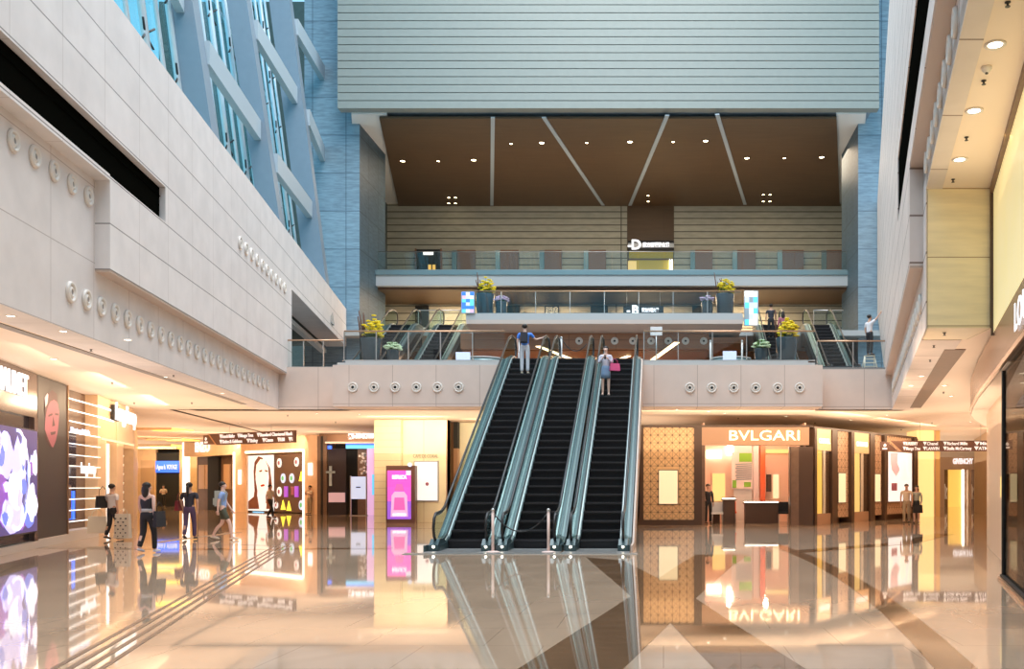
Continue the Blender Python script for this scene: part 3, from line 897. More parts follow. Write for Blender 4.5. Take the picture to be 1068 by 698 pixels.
place(copy_tree(BN), [((W(px, 353, 48.6).x, 48.6, 8.95), 0) for px in (604, 641, 660, 679, 697, 715, 734)],
      'round air nozzle on the brown band over the upper landing', 'air nozzle', 'air nozzles over the landing')

# ================================================================== RAILINGS
def railing(x0, x1, y, z0, h, npan, label, g='glass_rail', railm='copper', posts=True, group=None, curb=None, handr=0.03):
    t = empty('glass_balustrade', (x0, y, z0), label, 'balustrade', group)
    L = x1-x0
    for i in range(npan):
        a = L*i/npan+.015; c = L*(i+1)/npan-.015
        MB().box(a, c, -.008, .008, .03, h-.05).build('glass_panel', g, t)
        if posts:
            MB().box(a-.03, a, -.03, .03, 0, h-.03).build('post', 'steel', t)
    MB().tube([(0, 0, h), (L, 0, h)], handr, 8).build('handrail', railm, t)
    MB().box(0, L, -.03, .03, 0, .04).build('shoe', 'steel', t)
    return t
railing(W(359, 0, 35.3).x, -5.85, 35.3, 6.2, 1.1, 5, 'glass balustrade with copper rail on the balcony left of the escalators')
railing(-0.72, W(850, 0, 35.3).x, 35.3, 6.2, 1.1, 5, 'glass balustrade with copper rail on the balcony right of the escalators')
railing(-14.45, W(358, 0, 36.5).x, 36.5, 6.1, 1.05, 3, 'short glass balustrade between the left wall and the balcony')
railing(W(852, 0, 36.5).x, RX(36.5)-.1, 36.5, 6.02, 1.1, 2, 'short glass balustrade between the balcony and the right wall')
railing(BX0+.02, BX1-.05, 47.1, 10.05, 1.12, 8, 'glass balustrade on the mezzanine front behind the big letter sign')
railing(-16.7, 10.7, 56.05, 14.2, 1.1, 18, 'long glass balustrade along the topmost gallery', posts=False, railm='steel', g='glass_teal', handr=.02)
railing(W(436, 0, 52).x, W(482, 0, 52).x, 52.1, 10.05, 1.1, 2, 'teal glass balustrade beside the head of the upper left escalators', g='glass_teal', railm='steel')
railing(W(849, 0, 52).x, W(880, 0, 52).x, 52.1, 10.05, 1.1, 1, 'teal glass balustrade beside the right stone pier', g='glass_teal', railm='steel')

# doors / panels of the top gallery
for i, (a, c) in enumerate([(477, 496), (522, 541), (568, 586), (614, 632), (725, 743), (769, 788), (816, 838), (862, 881)]):
    p, q = W(a, 261, 67.9), W(c, 261, 67.9)
    t = empty('door_panel', ((p.x+q.x)/2, 67.9, 13.95), 'tall plain brown door panel in the striped wall of the top gallery', 'door panel', 'brown door panels of the top gallery')
    w2 = (q.x-p.x)/2
    MB().box(-w2, w2, -.1, .09, 0, 4.35).build('door', 'door_brown', t, bevel=.01)
    MB().box(-w2-.35, -w2-.02, -.12, .09, 0, 4.3).build('reveal', 'slab_teal', t)
t = empty('doorway_unit', (W(447, 0, 67.9).x, 67.9, 13.95), 'dark doorway with a small lit sign at the left of the top gallery', 'doorway')
MB().box(-.85, .85, -.05, .1, 0, 4.4).build('opening', 'dark', t)
MB().box(-.95, -.85, -.1, .1, 0, 4.45).build('jamb', 'door_brown', t); MB().box(.85, .95, -.1, .1, 0, 4.45).build('jamb', 'door_brown', t)
MB().box(-.35, .35, -.14, -.06, 4.0, 4.2).build('sign_plate', 'white_lit', t)
MB().box(.0, .2, -.12, -.06, 1.0, 3.3).build('poster', 'gold_lit', t); MB().box(.3, .5, -.12, -.06, 1.0, 3.3).build('poster', 'gold_lit', t)

# gate D: sign, gold front
def gate_sign(letter, pxl, px0, px1, py, Y, cap, label, bar=True):
    t = empty('gate_sign', W((px0+px1)/2, py, Y), label, 'sign')
    X = lambda px: (px-(px0+px1)/2)*Y/F
    MB().box(X(px0), X(px1), .02, .10, -cap*.62, cap*.62).build('board', 'dark', t)
    if bar: MB().box(X(px0), X(px1), -.03, .02, -cap*.28, cap*.28).build('bar', 'plate', t)
    if not bar:
        for xx in (X(px0)+.2, X(px1)-.2): MB().tube([(xx, .06, cap*.6), (xx, .06, 13.15-t.location.z)], .012, 6).build('hanger', 'steel', t)
    text_part('letter', letter, cap*1.75, (X(pxl), -.08, 0), 'letter_white', t, bold=.03)
    text_part('arrow', '-', cap*1.6, (X(pxl-7), -.08, 0), 'letter_white', t, bold=.02)
    text_part('lettering', '圓方商場辦公樓' if letter == 'D' else '圓方商場大堂', cap*.62, (X((pxl+6+px1-4)/2), -.08, 0), 'letter_white', t, width=(px1-pxl-12)*Y/F, bold=.015)
    return t
gate_sign('D', 663.5, 655, 703, 256, 67.5, .55, 'dark sign with a big white letter D over the gold entrance')
gate_sign('B', 662.5, 650, 692, 324, 56.6, .42, 'sign with a big white letter B and small white characters on the mezzanine', bar=False)
t = empty('gold_entrance', (W(679, 0, 69).x, 69, 13.95), 'glowing gold glass entrance in the dark recess of the top gallery', 'entrance')
MB().box(-1.6, 1.6, 0, .2, 0, 4.5).build('back_panel', mat('gold_wall', (0.35, 0.26, 0.03), 0.4, emit=(0.5, 0.36, 0.02), es=0.35), t)
MB().box(-1.65, -1.05, -.2, 0, 0, 3.8).build('lit_panel', 'yellow_lit', t)
MB().box(-1.6, 1.6, -.15, 0, 2.9, 3.0).build('light_line', 'gold_lit', t); MB().box(-1.6, 1.6, -.15, 0, 3.9, 4.0).build('light_line', 'bronze', t)
for k in (1.35, 1.5): MB().box(k-.03, k+.03, -.25, -.15, 1.5, 3.9).build('door_pull', 'lamp_white', t)

# cove lights in the galleries
def cove(px0, px1, py, Y, dz, label, m='cove_warm', name='cove_light', group='warm light strips under the gallery ceiling'):
    p, q = W(px0, py, Y), W(px1, py, Y)
    t = empty(name, ((p.x+q.x)/2, Y, p.z), label, 'light strip', group)
    L = (q.x-p.x)/2
    MB().box(-L-.05, L+.05, .02, .08, -dz, dz*1.4).build('housing', 'bronze', t)
    MB().box(-L, L, -.03, .02, -dz*.5, dz*.5).build('diffuser', m, t)
for a, c in ((402, 434), (524, 545), (612, 657), (692, 732), (791, 815), (857, 881)):
    cove(a, c, 314, 60.6, .09, 'thin warm light strip under the ceiling behind the mezzanine')
for (a, c) in [((561, 361), (601, 376.5)), ((706, 357), (679, 376.5)), ((640, 377), (656, 371))]:
    p, q = cpt(*a, 8.47), cpt(*c, 8.47)
    v = (q-p); L = v.length
    t = empty('ceiling_light', p, {561: 'slanting warm light strip on the wood ceiling behind the man in blue', 706: 'slanting warm light strip on the wood ceiling right of the escalators', 640: 'short bright light strip on the wood ceiling behind the woman on the escalator'}[a[0]], 'light strip', rz=math.atan2(v.y, v.x))
    MB().box(0, L, -.16, .16, .0, .05).build('housing', 'bronze', t); MB().box(0.02, L-.02, -.12, .12, -.03, .0).build('diffuser', 'cove_bright', t)

# ================================================================== DOWNLIGHTS
def downlight(r, m='lamp_lit', ringm='bronze'):
    t = empty('downlight', (0, 0, 0))
    MB().lathe([(r, 0.0), (r, -.02), (r*.72, -.015), (r*.7, 0.0)], seg=16).build('rim', ringm, t)
    MB().lathe([(r*.68, -.003), (r*.68, -.012)], seg=16).build('bulb', m, t)
    return t
D1 = downlight(.20)
place(D1, [(cpt(px, py, 21.44), 0) for px, py in ((420, 168), (494, 167), (565, 149), (657, 148), (736, 147), (779, 165), (857, 164))],
      'bright warm downlight in the brown sloping ceiling', 'downlight', 'bright downlights in the brown ceiling')
place(downlight(.12), [(cpt(px, py, 21.44), 0) for px, py in ((457, 168), (533, 150), (612, 149), (702, 148), (818, 165), (468, 206), (475, 206), (468, 212), (475, 212), (796, 203), (803, 203), (796, 210), (803, 210), (676, 204), (676, 210))],
      'small downlight in the brown sloping ceiling', 'downlight', 'small downlights in the brown ceiling')
place(downlight(.09, 'lamp_white', 'ring'), [(cpt(px, py, 4.5), 0) for px, py in ((11, 329), (66, 345), (133, 354), (103, 372), (56, 374), (172, 393), (232, 410), (950, 402), (985, 402), (961, 392), (925, 433), (992, 413), (706, 427), (739, 429), (756, 431), (330, 431), (375, 432), (250, 441), (165, 447), (1012, 440), (980, 451), (887, 438), (820, 434))],
      'tiny round downlight in the cream ceiling of the ground floor', 'downlight', 'tiny downlights of the ground floor')
rl = [cpt(px, py, 7.07) for px, py in ((1038, 46), (1016, 115), (1001, 166))]
place(downlight(.13, 'lamp_white', 'offwhite'), [(p, 0) for p in rl], ['recessed lamp in the lit ceiling at the upper right corner, nearest one', 'recessed lamp in the lit ceiling at the upper right, middle one', 'recessed lamp in the lit ceiling at the right, just before the yellow stone end'], 'downlight', 'recessed lamps at the upper right')
def sprinkler():
    t = empty('sprinkler', (0, 0, 0))
    MB().lathe([(.035, 0), (.035, -.01), (.015, -.015), (.012, -.05)], seg=10).build('stem', 'rubber', t)
    MB().lathe([(.03, -.05), (.03, -.056)], seg=10).build('deflector', 'rubber', t)
    return t
place(sprinkler(), [(cpt(px, py, 7.07), 0) for px, py in ((1051, 2), (1026, 84), (1008, 143), (994, 187))], 'small dark sprinkler head in the lit ceiling at the upper right', 'sprinkler', 'sprinklers at the upper right')
place(sprinkler(), [(cpt(px, py, 4.5), 0) for px, py in ((985, 347), (974, 360), (984, 409), (970, 375), (95, 364), (117, 399), (181, 391), (140, 420), (120, 426), (200, 420), (300, 433), (350, 440), (850, 441), (770, 436), (940, 448), (972, 441))], 'tiny dark sprinkler head in the cream ceiling', 'sprinkler', 'sprinklers of the ground floor')
t = empty('smoke_detector', cpt(1029, 70, 7.07), 'round smoke detector in the lit ceiling at the upper right', 'smoke detector')
MB().lathe([(.07, 0), (.07, -.03), (.045, -.06), (.03, -.075)], seg=16).build('body', 'ring', t); MB().lathe([(.02, -.075), (.02, -.09)], seg=10).build('sensor', 'rubber', t)

# ================================================================== POTS AND FLOWERS
def pot(name, loc, rb, rt, h, kind, label, group=None, seed=1):
    rn = random.Random(seed)
    t = empty(name, loc, label, 'potted flowers', group)
    MB().lathe([(rb*.96, 0), (rb, .02), ((rb+rt)/2*1.0, h*.5), (rt, h-.02), (rt*.99, h), (rt*.88, h), (rt*.85, h-.08)], seg=24).build('pot', 'pot_slate', t)
    MB().lathe([(rt*.86, h-.08), (rt*.86, h-.05)], seg=20).build('soil', 'branch', t)
    fm = {'y': 'flower_yellow', 'w': 'flower_white', 'l': 'flower_lilac'}[kind]
    sp = rt*(1.0 if kind == 'y' else 1.15)
    b = MB(); lf = MB(); st = MB()
    n = 75 if kind == 'y' else 50
    for i in range(n):
        a = rn.uniform(0, 2*PI); rr = sp*math.sqrt(rn.random()); hh = h+rn.uniform(.08, .80 if kind == 'y' else .30)*(1.2-rr/sp*.6)
        x, y = rr*math.cos(a), rr*math.sin(a)
        if kind == 'y': x = x*.9+rt*.15
        st.tube([(x*.2, y*.2, h-.06), (x*.8, y*.8, (h+hh)/2), (x, y, hh)], .006, 4)
        for k in range(5):
            q = 2*PI*k/5+rn.random()
            b.ball((x+.045*math.cos(q), y+.045*math.sin(q), hh), .055, 1, (1, 1, .6))
        b.ball((x, y, hh+.015), .025, 1)
    for i in range(40):
        a = rn.uniform(0, 2*PI); r1 = sp*rn.uniform(.5, 1.05); hz = h+rn.uniform(.02, .3)
        x, y = math.cos(a)*r1, math.sin(a)*r1
        d = Vector((-math.sin(a), math.cos(a), 0))*.035
        v = [lf.b.verts.new(Vector(p)) for p in ((x*.2, y*.2, h-.05), Vector((x*.65, y*.65, hz))+d, (x, y, hz+.03), Vector((x*.65, y*.65, hz))-d)]
        lf._f(v)
        v = [lf.b.verts.new(q.co+Vector((0, 0, -.006))) for q in v[::-1]]
        lf._f(v)
    st.build('stems', 'leaf', t); lf.build('leaves', 'leaf', t); b.build('blossoms', fm, t)
    if kind == 'y':
        for i in range(4):
            x = -rt*.55+rn.uniform(-.18, .22)
            br = MB(); br.tube([(x, 0, h-.08), (x+rn.uniform(-.05, .02), 0, h+.4), (x-rn.uniform(.0, .14), 0, h+rn.uniform(.6, 1.15))], [.035, .03, .02], 6)
            br.build('branch', 'branch', t)
    return t
pot('flower_pot', (W(387, 0, 36.6).x, 36.6, 6.1), .30, .42, 1.12, 'y', 'tall slate pot with yellow flowers and bare branches on the balcony, left end', seed=1)
pot('flower_pot', (W(410, 0, 36.2).x, 36.2, 6.1), .17, .25, .62, 'w', 'low slate pot with greenish white flowers on the balcony, left end', seed=2)
pot('flower_pot', (W(820, 0, 36.6).x, 36.6, 6.1), .33, .42, 1.14, 'y', 'tall slate pot with yellow flowers on the balcony, right end', seed=3)
pot('flower_pot', (W(794, 0, 36.2).x, 36.2, 6.1), .24, .27, .68, 'w', 'low slate pot with greenish white flowers on the balcony, right end', seed=4)
pot('flower_pot', (W(506, 0, 48).x, 48, 10.05), .40, .46, 1.15, 'y', 'tall slate pot with yellow flowers on the mezzanine, left end', seed=5)
pot('flower_pot', (W(523, 0, 47.8).x, 47.8, 10.05), .26, .30, .72, 'l', 'slate pot with lilac flowers on the mezzanine, left end', seed=6)
pot('flower_pot', (W(756, 0, 48).x, 48, 10.05), .40, .46, 1.15, 'y', 'tall slate pot with yellow flowers on the mezzanine, right end', seed=7)
pot('flower_pot', (W(737.5, 0, 47.8).x, 47.8, 10.05), .26, .30, .72, 'l', 'slate pot with lilac flowers on the mezzanine, right end', seed=8)

# ================================================================== POSTS, ROPES, BOARDS
def stanchion(loc, label, top='pink_white', h=.98, group=None):
    t = empty('rope_post', loc, label, 'rope post', group)
    MB().lathe([(.17, 0), (.17, .015), (.12, .03), (.03, .04)], seg=20).build('base', top, t)
    MB().lathe([(.034, .03), (.034, h)], seg=12).build('pole', top, t)
    MB().lathe([(.045, h), (.045, h+.05), (.02, h+.07)], seg=12).build('cap', 'steel', t)
    return t
def rope(p, q, sag, label):
    p, q = Vector(p), Vector(q)
    MB().tube([p.lerp(q, i/12)-Vector((0, 0, sag*4*(i/12)*(1-i/12))) for i in range(13)], .018, 6).build('rope', 'rubber', label=label, cat='rope')
s1 = (W(514, 0, 22.9).x, 22.9, 0.012); s2 = (W(572, 0, 22.9).x, 22.9, 0.012)
stanchion(s1, 'pale rope post at the foot of the escalators, left one')
stanchion(s2, 'pale rope post at the foot of the escalators, right one')
rope((s1[0]+.03, 22.9, .93), (s2[0]-.03, 22.9, .93), .42, 'black rope hung between the two posts at the escalator foot')
s3 = (W(585.5, 0, 36.4).x, 36.4, 6.2)
stanchion(s3, 'white rope post at the head of the middle escalator', 'white', 1.0)
s4 = (W(612, 0, 36.4).x, 36.4, 6.2)
rope((s3[0]+.03, 36.4, 7.15), (s4[0], 36.4, 7.0), .35, 'black rope across the head of the middle escalator')
for px, lb in ((741, 'white post behind the right balcony glass, left one'), (774, 'white post behind the right balcony glass, right one'), (541, 'white post at the head of the leftmost escalator')):
    stanchion((W(px, 0, 36.6).x, 36.6, 6.1), lb, 'white', 1.0)
def placard(px, py, Y, z0, w_, h_, label, m='white'):
    p = W(px, py, Y)
    t = empty('sign_stand', (p.x, Y, z0), label, 'sign stand')
    MB().lathe([(.18, 0), (.18, .02), (.03, .035)], seg=18).build('base', 'steel', t)
    MB().lathe([(.022, .03), (.022, p.z-z0)], seg=10).build('pole', 'steel', t)
    MB().box(-w_/2, w_/2, -.03, 0, p.z-z0-h_/2, p.z-z0+h_/2).build('board', m, t, bevel=.005)
    return t
placard(684.5, 345.5, 36.6, 6.1, .45, .33, 'small white notice board on a pole by the head of the rightmost escalator')
placard(483, 371.5, 36.8, 6.1, .0+.55, .3, 'low pale notice behind the left balcony glass', 'pale_lit')
placard(761, 371, 36.8, 6.1, .52, .34, 'low pale notice behind the right balcony glass', 'pale_lit')
def poster_panel(px0, px1, pyt, pyb, Y, cols, label, cells=(3, 6), seed=0, frame='steel', base=None):
    """illuminated print of colour patches"""
    rn = random.Random(seed)
    p, q = W(px0, pyt, Y), W(px1, pyb, Y)
    t = empty('poster_board', ((p.x+q.x)/2, Y, q.z), label, 'poster')
    w2, h_ = (q.x-p.x)/2, p.z-q.z
    MB().box(-w2, w2, 0, .1, 0, h_).build('frame', frame, t)
    b = MB()
    for i in range(cells[0]):
        for j in range(cells[1]):
            b.mi = rn.randrange(len(cols))
            b.box(-w2+.04+(2*w2-.08)*i/cells[0], -w2+.04+(2*w2-.08)*(i+1)/cells[0], -.012, 0, .04+(h_-.08)*j/cells[1], .04+(h_-.08)*(j+1)/cells[1])
    b.build('print', cols, t)
    if px0 > 700: MB().box(-w2-.35, -w2, .03, .1, .25, .4).build('bracket', 'steel', t)
    return t
poster_panel(481, 495, 304, 327, 46.9, ['pale_lit', 'cyan_lit', 'lilac_lit', 'poster_white', 'blue_lit'], 'bright coloured poster panel at the left end of the mezzanine', seed=3)
poster_panel(776, 791, 303, 340, 48, ['pale_lit', 'poster_white', 'steel_light', 'white_lit', 'cyan_lit'], 'bright pale poster panel at the right end of the mezzanine', seed=5)
# dark shop windows behind the mezzanine
for i, (a, c) in enumerate(((527, 542), (568, 583), (616, 634), (722, 740), (433, 447))):
    p, q = W(a, 317, 60.8), W(c, 317, 60.8)
    t = empty('shop_window', ((p.x+q.x)/2, 60.8, 10.05), 'dark glazed opening in the striped wall behind the mezzanine', 'shop window', 'dark openings behind the mezzanine')
    w2 = (q.x-p.x)/2
    MB().box(-w2, w2, 0, .1, 0, 3.0).build('frame', 'dark', t); MB().box(-w2+.06, w2-.06, -.02, 0, .06, 2.9).build('glass', 'glass_teal', t)
    MB().box(-w2*.6, w2*.6, -.04, -.02, 1.5, 1.6).build('light_line', 'steel_light', t)
# big pale round drum seats seen through the balcony glass
for px, lb in ((504, 'pale round drum counter behind the left balcony glass'), (762, 'pale round drum counter behind the right balcony glass')):
    t = empty('drum_counter', (W(px, 0, 42).x, 42, 6.1), lb, 'counter')
    MB().lathe([(.75, 0), (.9, .1), (.95, .9), (.85, 1.02)], seg=28).build('drum', 'slab_teal', t)
    MB().lathe([(.9, 1.02), (.9, 1.08)], seg=28).build('top', 'slab_light', t)
for px, lb in ((870, 'dark planter bench on the landing by the right pier'),):
    t = empty('bench', (W(px, 0, 40).x, 40, 6.1), lb, 'bench')
    MB().box(-1.1, 1.1, 0, .6, .35, .5).build('seat', 'pot_slate', t, bevel=.02); MB().box(-1.0, -.7, .05, .55, 0, .35).build('leg', 'steel', t); MB().box(.7, 1.0, .05, .55, 0, .35).build('leg', 'steel', t)
# ================================================================== LEFT SHOP FRONTS
CE = 4.5
# front 1: jeweller with brown header and big screen
f1 = Front('jewellery_front', (-13.4, 16.9), (-16.2, 24.8), 'brown glossy shop front with white letters and a giant bluish screen, left edge')
mat('brown_gloss', (0.13, 0.085, 0.075), 0.15, 0.2); mat('dark_gloss', (0.035, 0.03, 0.04), 0.1)
f1.part('header', 0, f1.L, 0, .5, 3.35, CE-.01, 'brown_gloss')
f1.part('wall', 0, f1.L, .1, .5, 0, 3.35, 'dark_gloss')
f1.part('pier', f1.u(35), f1.L, -.02, .5, 0, 3.35, 'brown_gloss')
f1.part('plinth', 0, f1.L, -.05, .5, 0, .18, 'offwhite')
text_part('lettering', 'CHAUMET', .76, (f1.u(29, -.03)-1.45, -.03, f1.z(20, 402)), 'letter_white', f1.root, width=2.9, bold=.012, extrude=.02)
scr = Front('wall_screen', tuple((f1.p0+f1.d*(f1.u(33.5)-5.4))), tuple(f1.p0+f1.d*f1.u(33.5)), 'giant lit screen with a violet and blue floral jewel picture, left edge', 'screen')
mat('scr_bg', (0.1, 0.1, 0.2), 0.3, emit=(0.055, 0.035, 0.16), es=1.0)
mat('scr_a', (0.5, 0.5, 0.8), 0.3, emit=(0.55, 0.52, 0.90), es=1.0); mat('scr_b', (0.2, 0.3, 0.8), 0.3, emit=(0.13, 0.17, 0.62), es=1.0)
mat('scr_c', (0.9, 0.9, 1), 0.3, emit=(0.80, 0.80, 1.0), es=1.0); mat('scr_d', (0.3, 0.1, 0.5), 0.3, emit=(0.20, 0.08, 0.36), es=1.0)
scr.part('frame', 0, scr.L, -.10, .09, .42, 3.02, 'dark_gloss')
scr.part('display', .04, scr.L-.04, -.12, -.10, .46, 2.98, 'scr_bg')
rn = random.Random(4)
b = MB()
def blob(cx_, cz, rx, rz_, mi, y=-.125, n=14, wob=.2, rn=rn):
    b.mi = mi
    vs = [b.b.verts.new((max(.06, min(scr.L-.06, cx_+rx*(1+rn.uniform(-wob, wob))*math.cos(2*PI*k/n))), y, max(.48, min(2.96, cz+rz_*(1+rn.uniform(-wob, wob))*math.sin(2*PI*k/n))))) for k in range(n)]
    b._f(vs)
L = scr.L
for (a, z_, rx, rz_, mi) in [(L-.55, 1.2, .40, .45, 2), (L-.75, .9, .5, .35, 1), (L-1.6, 2.0, .55, .75, 0), (L-1.9, 1.5, .6, .5, 2), (L-2.1, 1.0, .9, .45, 0), (L-1.5, .75, .6, .22, 3),
                              (L-2.6, 2.3, .6, .5, 0), (L-2.9, 1.3, .5, .6, 3), (L-3.4, 2.0, .7, .6, 2), (L-3.9, 1.2, .8, .6, 0), (L-4.6, 2.1, .6, .7, 1), (L-4.8, 1.0, .4, .4, 3), (L-1.2, 1.6, .25, .2, 1)]:
    blob(a, z_, rx, rz_, mi, y=-.125-.001*rn.random())
for k in range(46):
    blob(rn.uniform(.3, L-.2), rn.uniform(.6, 2.8), rn.uniform(.08, .28), rn.uniform(.08, .30), rn.choice((0, 1, 2, 2, 3)), y=-.127-.0004*k, n=9, wob=.35)
b.build('floral_picture', ['scr_a', 'scr_b', 'scr_c', 'scr_d'], scr.root)
b = MB(); b.tube([(L-1.75+math.cos(a)*.95, -.135, 1.75+math.sin(a)*1.18) for a in [-PI*.62+PI*1.15*k/24 for k in range(25)]], .05, 5)
b.xf(lambda c: Vector((min(c.x, L-.06), -.135+(c.y+.135)*.05, max(.48, min(2.96, c.z)))))
b.build('necklace_picture', 'scr_c', scr.root)

# front 2: banner panel with a portrait print
f2 = Front('portrait_banner', (-16.2, 24.8), (-17.1, 27.5), 'tall dark banner with a rosy portrait print beside the brown jewellery front', 'banner')
mat('banner_dark', (0.05, 0.041, 0.043), 0.45); mat('print_rose', (0.36, 0.115, 0.15), 0.5, emit=(0.5, 0.12, 0.22), es=0.10); mat('print_pale', (0.75, 0.55, 0.60), 0.5, emit=(.5, .35, .45), es=.3); mat('print_shadow', (0.09, 0.035, 0.04), .5)
f2.part('panel', .05, f2.L-.03, 0, .3, .22, CE-.02, 'banner_dark')
f2.part('plinth', 0, f2.L, -.04, .3, 0, .22, 'offwhite')
f2.part('edge', f2.L-.03, f2.L, -.04, .3, .22, CE-.02, 'copper')
b = MB()
def poly(b, pts, y, mi=0):
    b.mi = mi; b._f([b.b.verts.new((p[0], y, p[1])) for p in pts])
def fz(f, L_): return [f.uz(x, y) for x, y in L_]
# a plain generic face in profile-ish view: hair, face, shaded side
face = [(49, 424), (52, 417), (57, 416), (60, 421), (61.5, 430), (61, 440), (60, 450), (58, 460), (55, 467), (52, 464), (49, 455), (46.5, 448), (47, 436)]
poly(b, fz(f2, face), -.006, 0)
poly(b, fz(f2, [(47, 418), (49, 411), (54, 407), (59, 411), (60, 420), (56, 417), (52, 419), (49, 426), (47, 436), (46, 428)]), -.009, 2)
poly(b, fz(f2, [(46, 415), (49, 410), (50, 412), (49, 421), (47, 425)]), -.011, 1)
poly(b, fz(f2, [(50, 433), (54, 431), (54.5, 433), (50, 435)]), -.010, 2)
poly(b, fz(f2, [(57, 431), (60.5, 431.5), (60.5, 433.5), (57, 433)]), -.010, 2)
poly(b, fz(f2, [(55, 434), (57, 444), (54, 445)]), -.010, 2)
poly(b, fz(f2, [(52, 451), (58, 450), (57, 453), (53, 454)]), -.010, 2)
poly(b, fz(f2, [(47, 450), (50, 458), (54, 467), (51, 466), (47, 458)]), -.009, 2)
b.build('portrait_print', ['print_rose', 'print_pale', 'print_shadow'], f2.root)

# front 3: slatted window with directory
f3 = Front('slatted_shop_front', (-17.1, 27.5), (-18.0, 30.5), 'brown shop window crossed by thin white lit slats behind the dark banner')
f3.part('back_panel', 0, f3.L, .35, .45, 0, CE-.01, 'brown_panel')
f3.part('dark_pane', f3.u(72), f3.u(91), .3, .35, .5, f3.z(80, 448), 'dark_gloss')
f3.part('plinth', 0, f3.L, -.04, .4, 0, .3, 'offwhite')
for k in range(12):
    z_ = .55+k*.325
    f3.part('slat', .02, f3.L+.25, -.02, .05, z_, z_+.022, 'white_lit')
rn = random.Random(9)
for k in range(4):
    f3.part('display_item', f3.u(74)+k*.35, f3.u(74)+k*.35+.25, .15, .3, .6+.25*rn.random(), 1.2+.5*rn.random(), ['offwhite', 'bronze', 'blue_lit', 'brown_panel'][k])
# board with bluish lettering seen through the slats
text_part('shop_name', 'Longchamp', .42, (f3.u(90), -.06, f3.z(88, 489)), 'letter_white', f3.root, width=1.55, bold=.02)
text_part('lettering', 'Directory & Guide', .2, (f3.u(84), .0, f3.z(84, 450)), 'pale_lit', f3.root, width=1.9, bold=.01)

# front 4: open entrance with big white sign
f4 = Front('handbag_front', (-18.0, 30.5), (-19.9, 36.0), 'warm lit shop entrance under a bold white sign, left beyond the slatted window')
mat('warm_stone', (0.80, 0.56, 0.34), 0.35, noise=.05)
f4.part('header', 0, f4.L, 0, .35, 3.15, CE-.01, 'warm_stone')
f4.part('jamb', 0, f4.u(111), 0, .35, 0, 3.15, 'warm_stone')
f4.part('light_line', f4.u(111), f4.u(113), -.03, .3, 0, 3.0, 'white_lit')
f4.part('column', f4.u(121), f4.u(128), -.02, .3, 0, 4.0, 'warm_stone')
f4.part('slat', 0, f4.u(118), -.03, .02, 4.12, 4.17, 'white_lit'); f4.part('slat', 0, f4.u(118), -.03, .02, 3.78, 3.83, 'white_lit')
f4.part('light_line', f4.u(105), f4.L, -.03, .02, 3.1, 3.16, 'cream_lit')
f4.part('back_wall', 0, f4.L, 1.6, 1.7, 0, 3.3, 'brown_panel')
f4.part('case', f4.u(114), f4.u(120), .5, 1.0, 0, 2.9, 'bronze')
sh = f4.part('shelf_unit', f4.u(129), f4.u(137), .25, .3, 0, 3.0, 'bronze')
for k in range(7):
    MB().ball((f4.u(133), .18, .7+.33*k), .11, 1, (1.1, .6, .8)).build('display_item', 'white_lit', f4.root)
bdr = MB().box(f4.u(115)-.05, f4.u(120), -.12, -.04, f4.z(118, 439), f4.z(118, 423)).build('sign_block', 'dark', f4.root)
text_part('shop_name', 'Longchamp', .78, (f4.u(126.5), -.16, f4.z(126, 433)), 'letter_white', f4.root, width=f4.u(138)-f4.u(117), bold=.03, extrude=.03)
f4b = Front('side_pier', (-19.95, 36.1), (-32.9, 60.0), 'plain warm stone shop flank leading to the far corridor', 'wall front')
f4b.part('wall', 0, f4b.L, 0, .4, 0, CE-.01, 'warm_stone')
# far corridor end
f5 = Front('corridor_end', (-41.6, 75.0), (-36.0, 75.0), 'dark far shop front under a blue lit sign at the end of the left corridor')
mat('tan_wall', (0.62, 0.40, 0.25), 0.5)
f5.part('wall', -2.5, f5.u(162.5), 0, .3, 0, CE-.01, 'warm_stone'); f5.part('panel', f5.u(147), f5.u(161), -.05, 0, 0, 3.6, 'tan_wall')
f5.part('opening', f5.u(162.5), f5.u(187), .1, .4, 0, CE-.3, 'dark')
f5.part('blue_sign', f5.u(163), f5.u(187), -.1, .1, f5.z(175, 493), f5.z(175, 481), 'blue_lit')
text_part('lettering', 'Agnes b. VOYAGE', .5, (f5.u(175), -.13, f5.z(175, 487.5)), 'pale_lit', f5.root, width=1.6, bold=.015)
f5.part('wall', f5.u(187), f5.u(187)+2.5, 0, .3, 0, CE-.01, 'warm_stone')
for i, (y, x0, x1) in enumerate(((49, -26.4, -24.6), (60, -31.6, -29.6), (68, -37, -34.4), (73, -39.6, -36.5))):
    t = empty('ceiling_cove', ((x0+x1)/2, y, CE), 'yellow glowing light cove across the ceiling of the left corridor', 'light cove', 'yellow coves of the left corridor')
    MB().box((x0-x1)/2, (x1-x0)/2, -1.2, 1.2, -.03, 0).build('diffuser', 'cove_yellow', t); MB().box((x0-x1)/2-.1, (x1-x0)/2+.1, -1.3, -1.2, -.12, 0).build('housing', 'warm_stone', t)

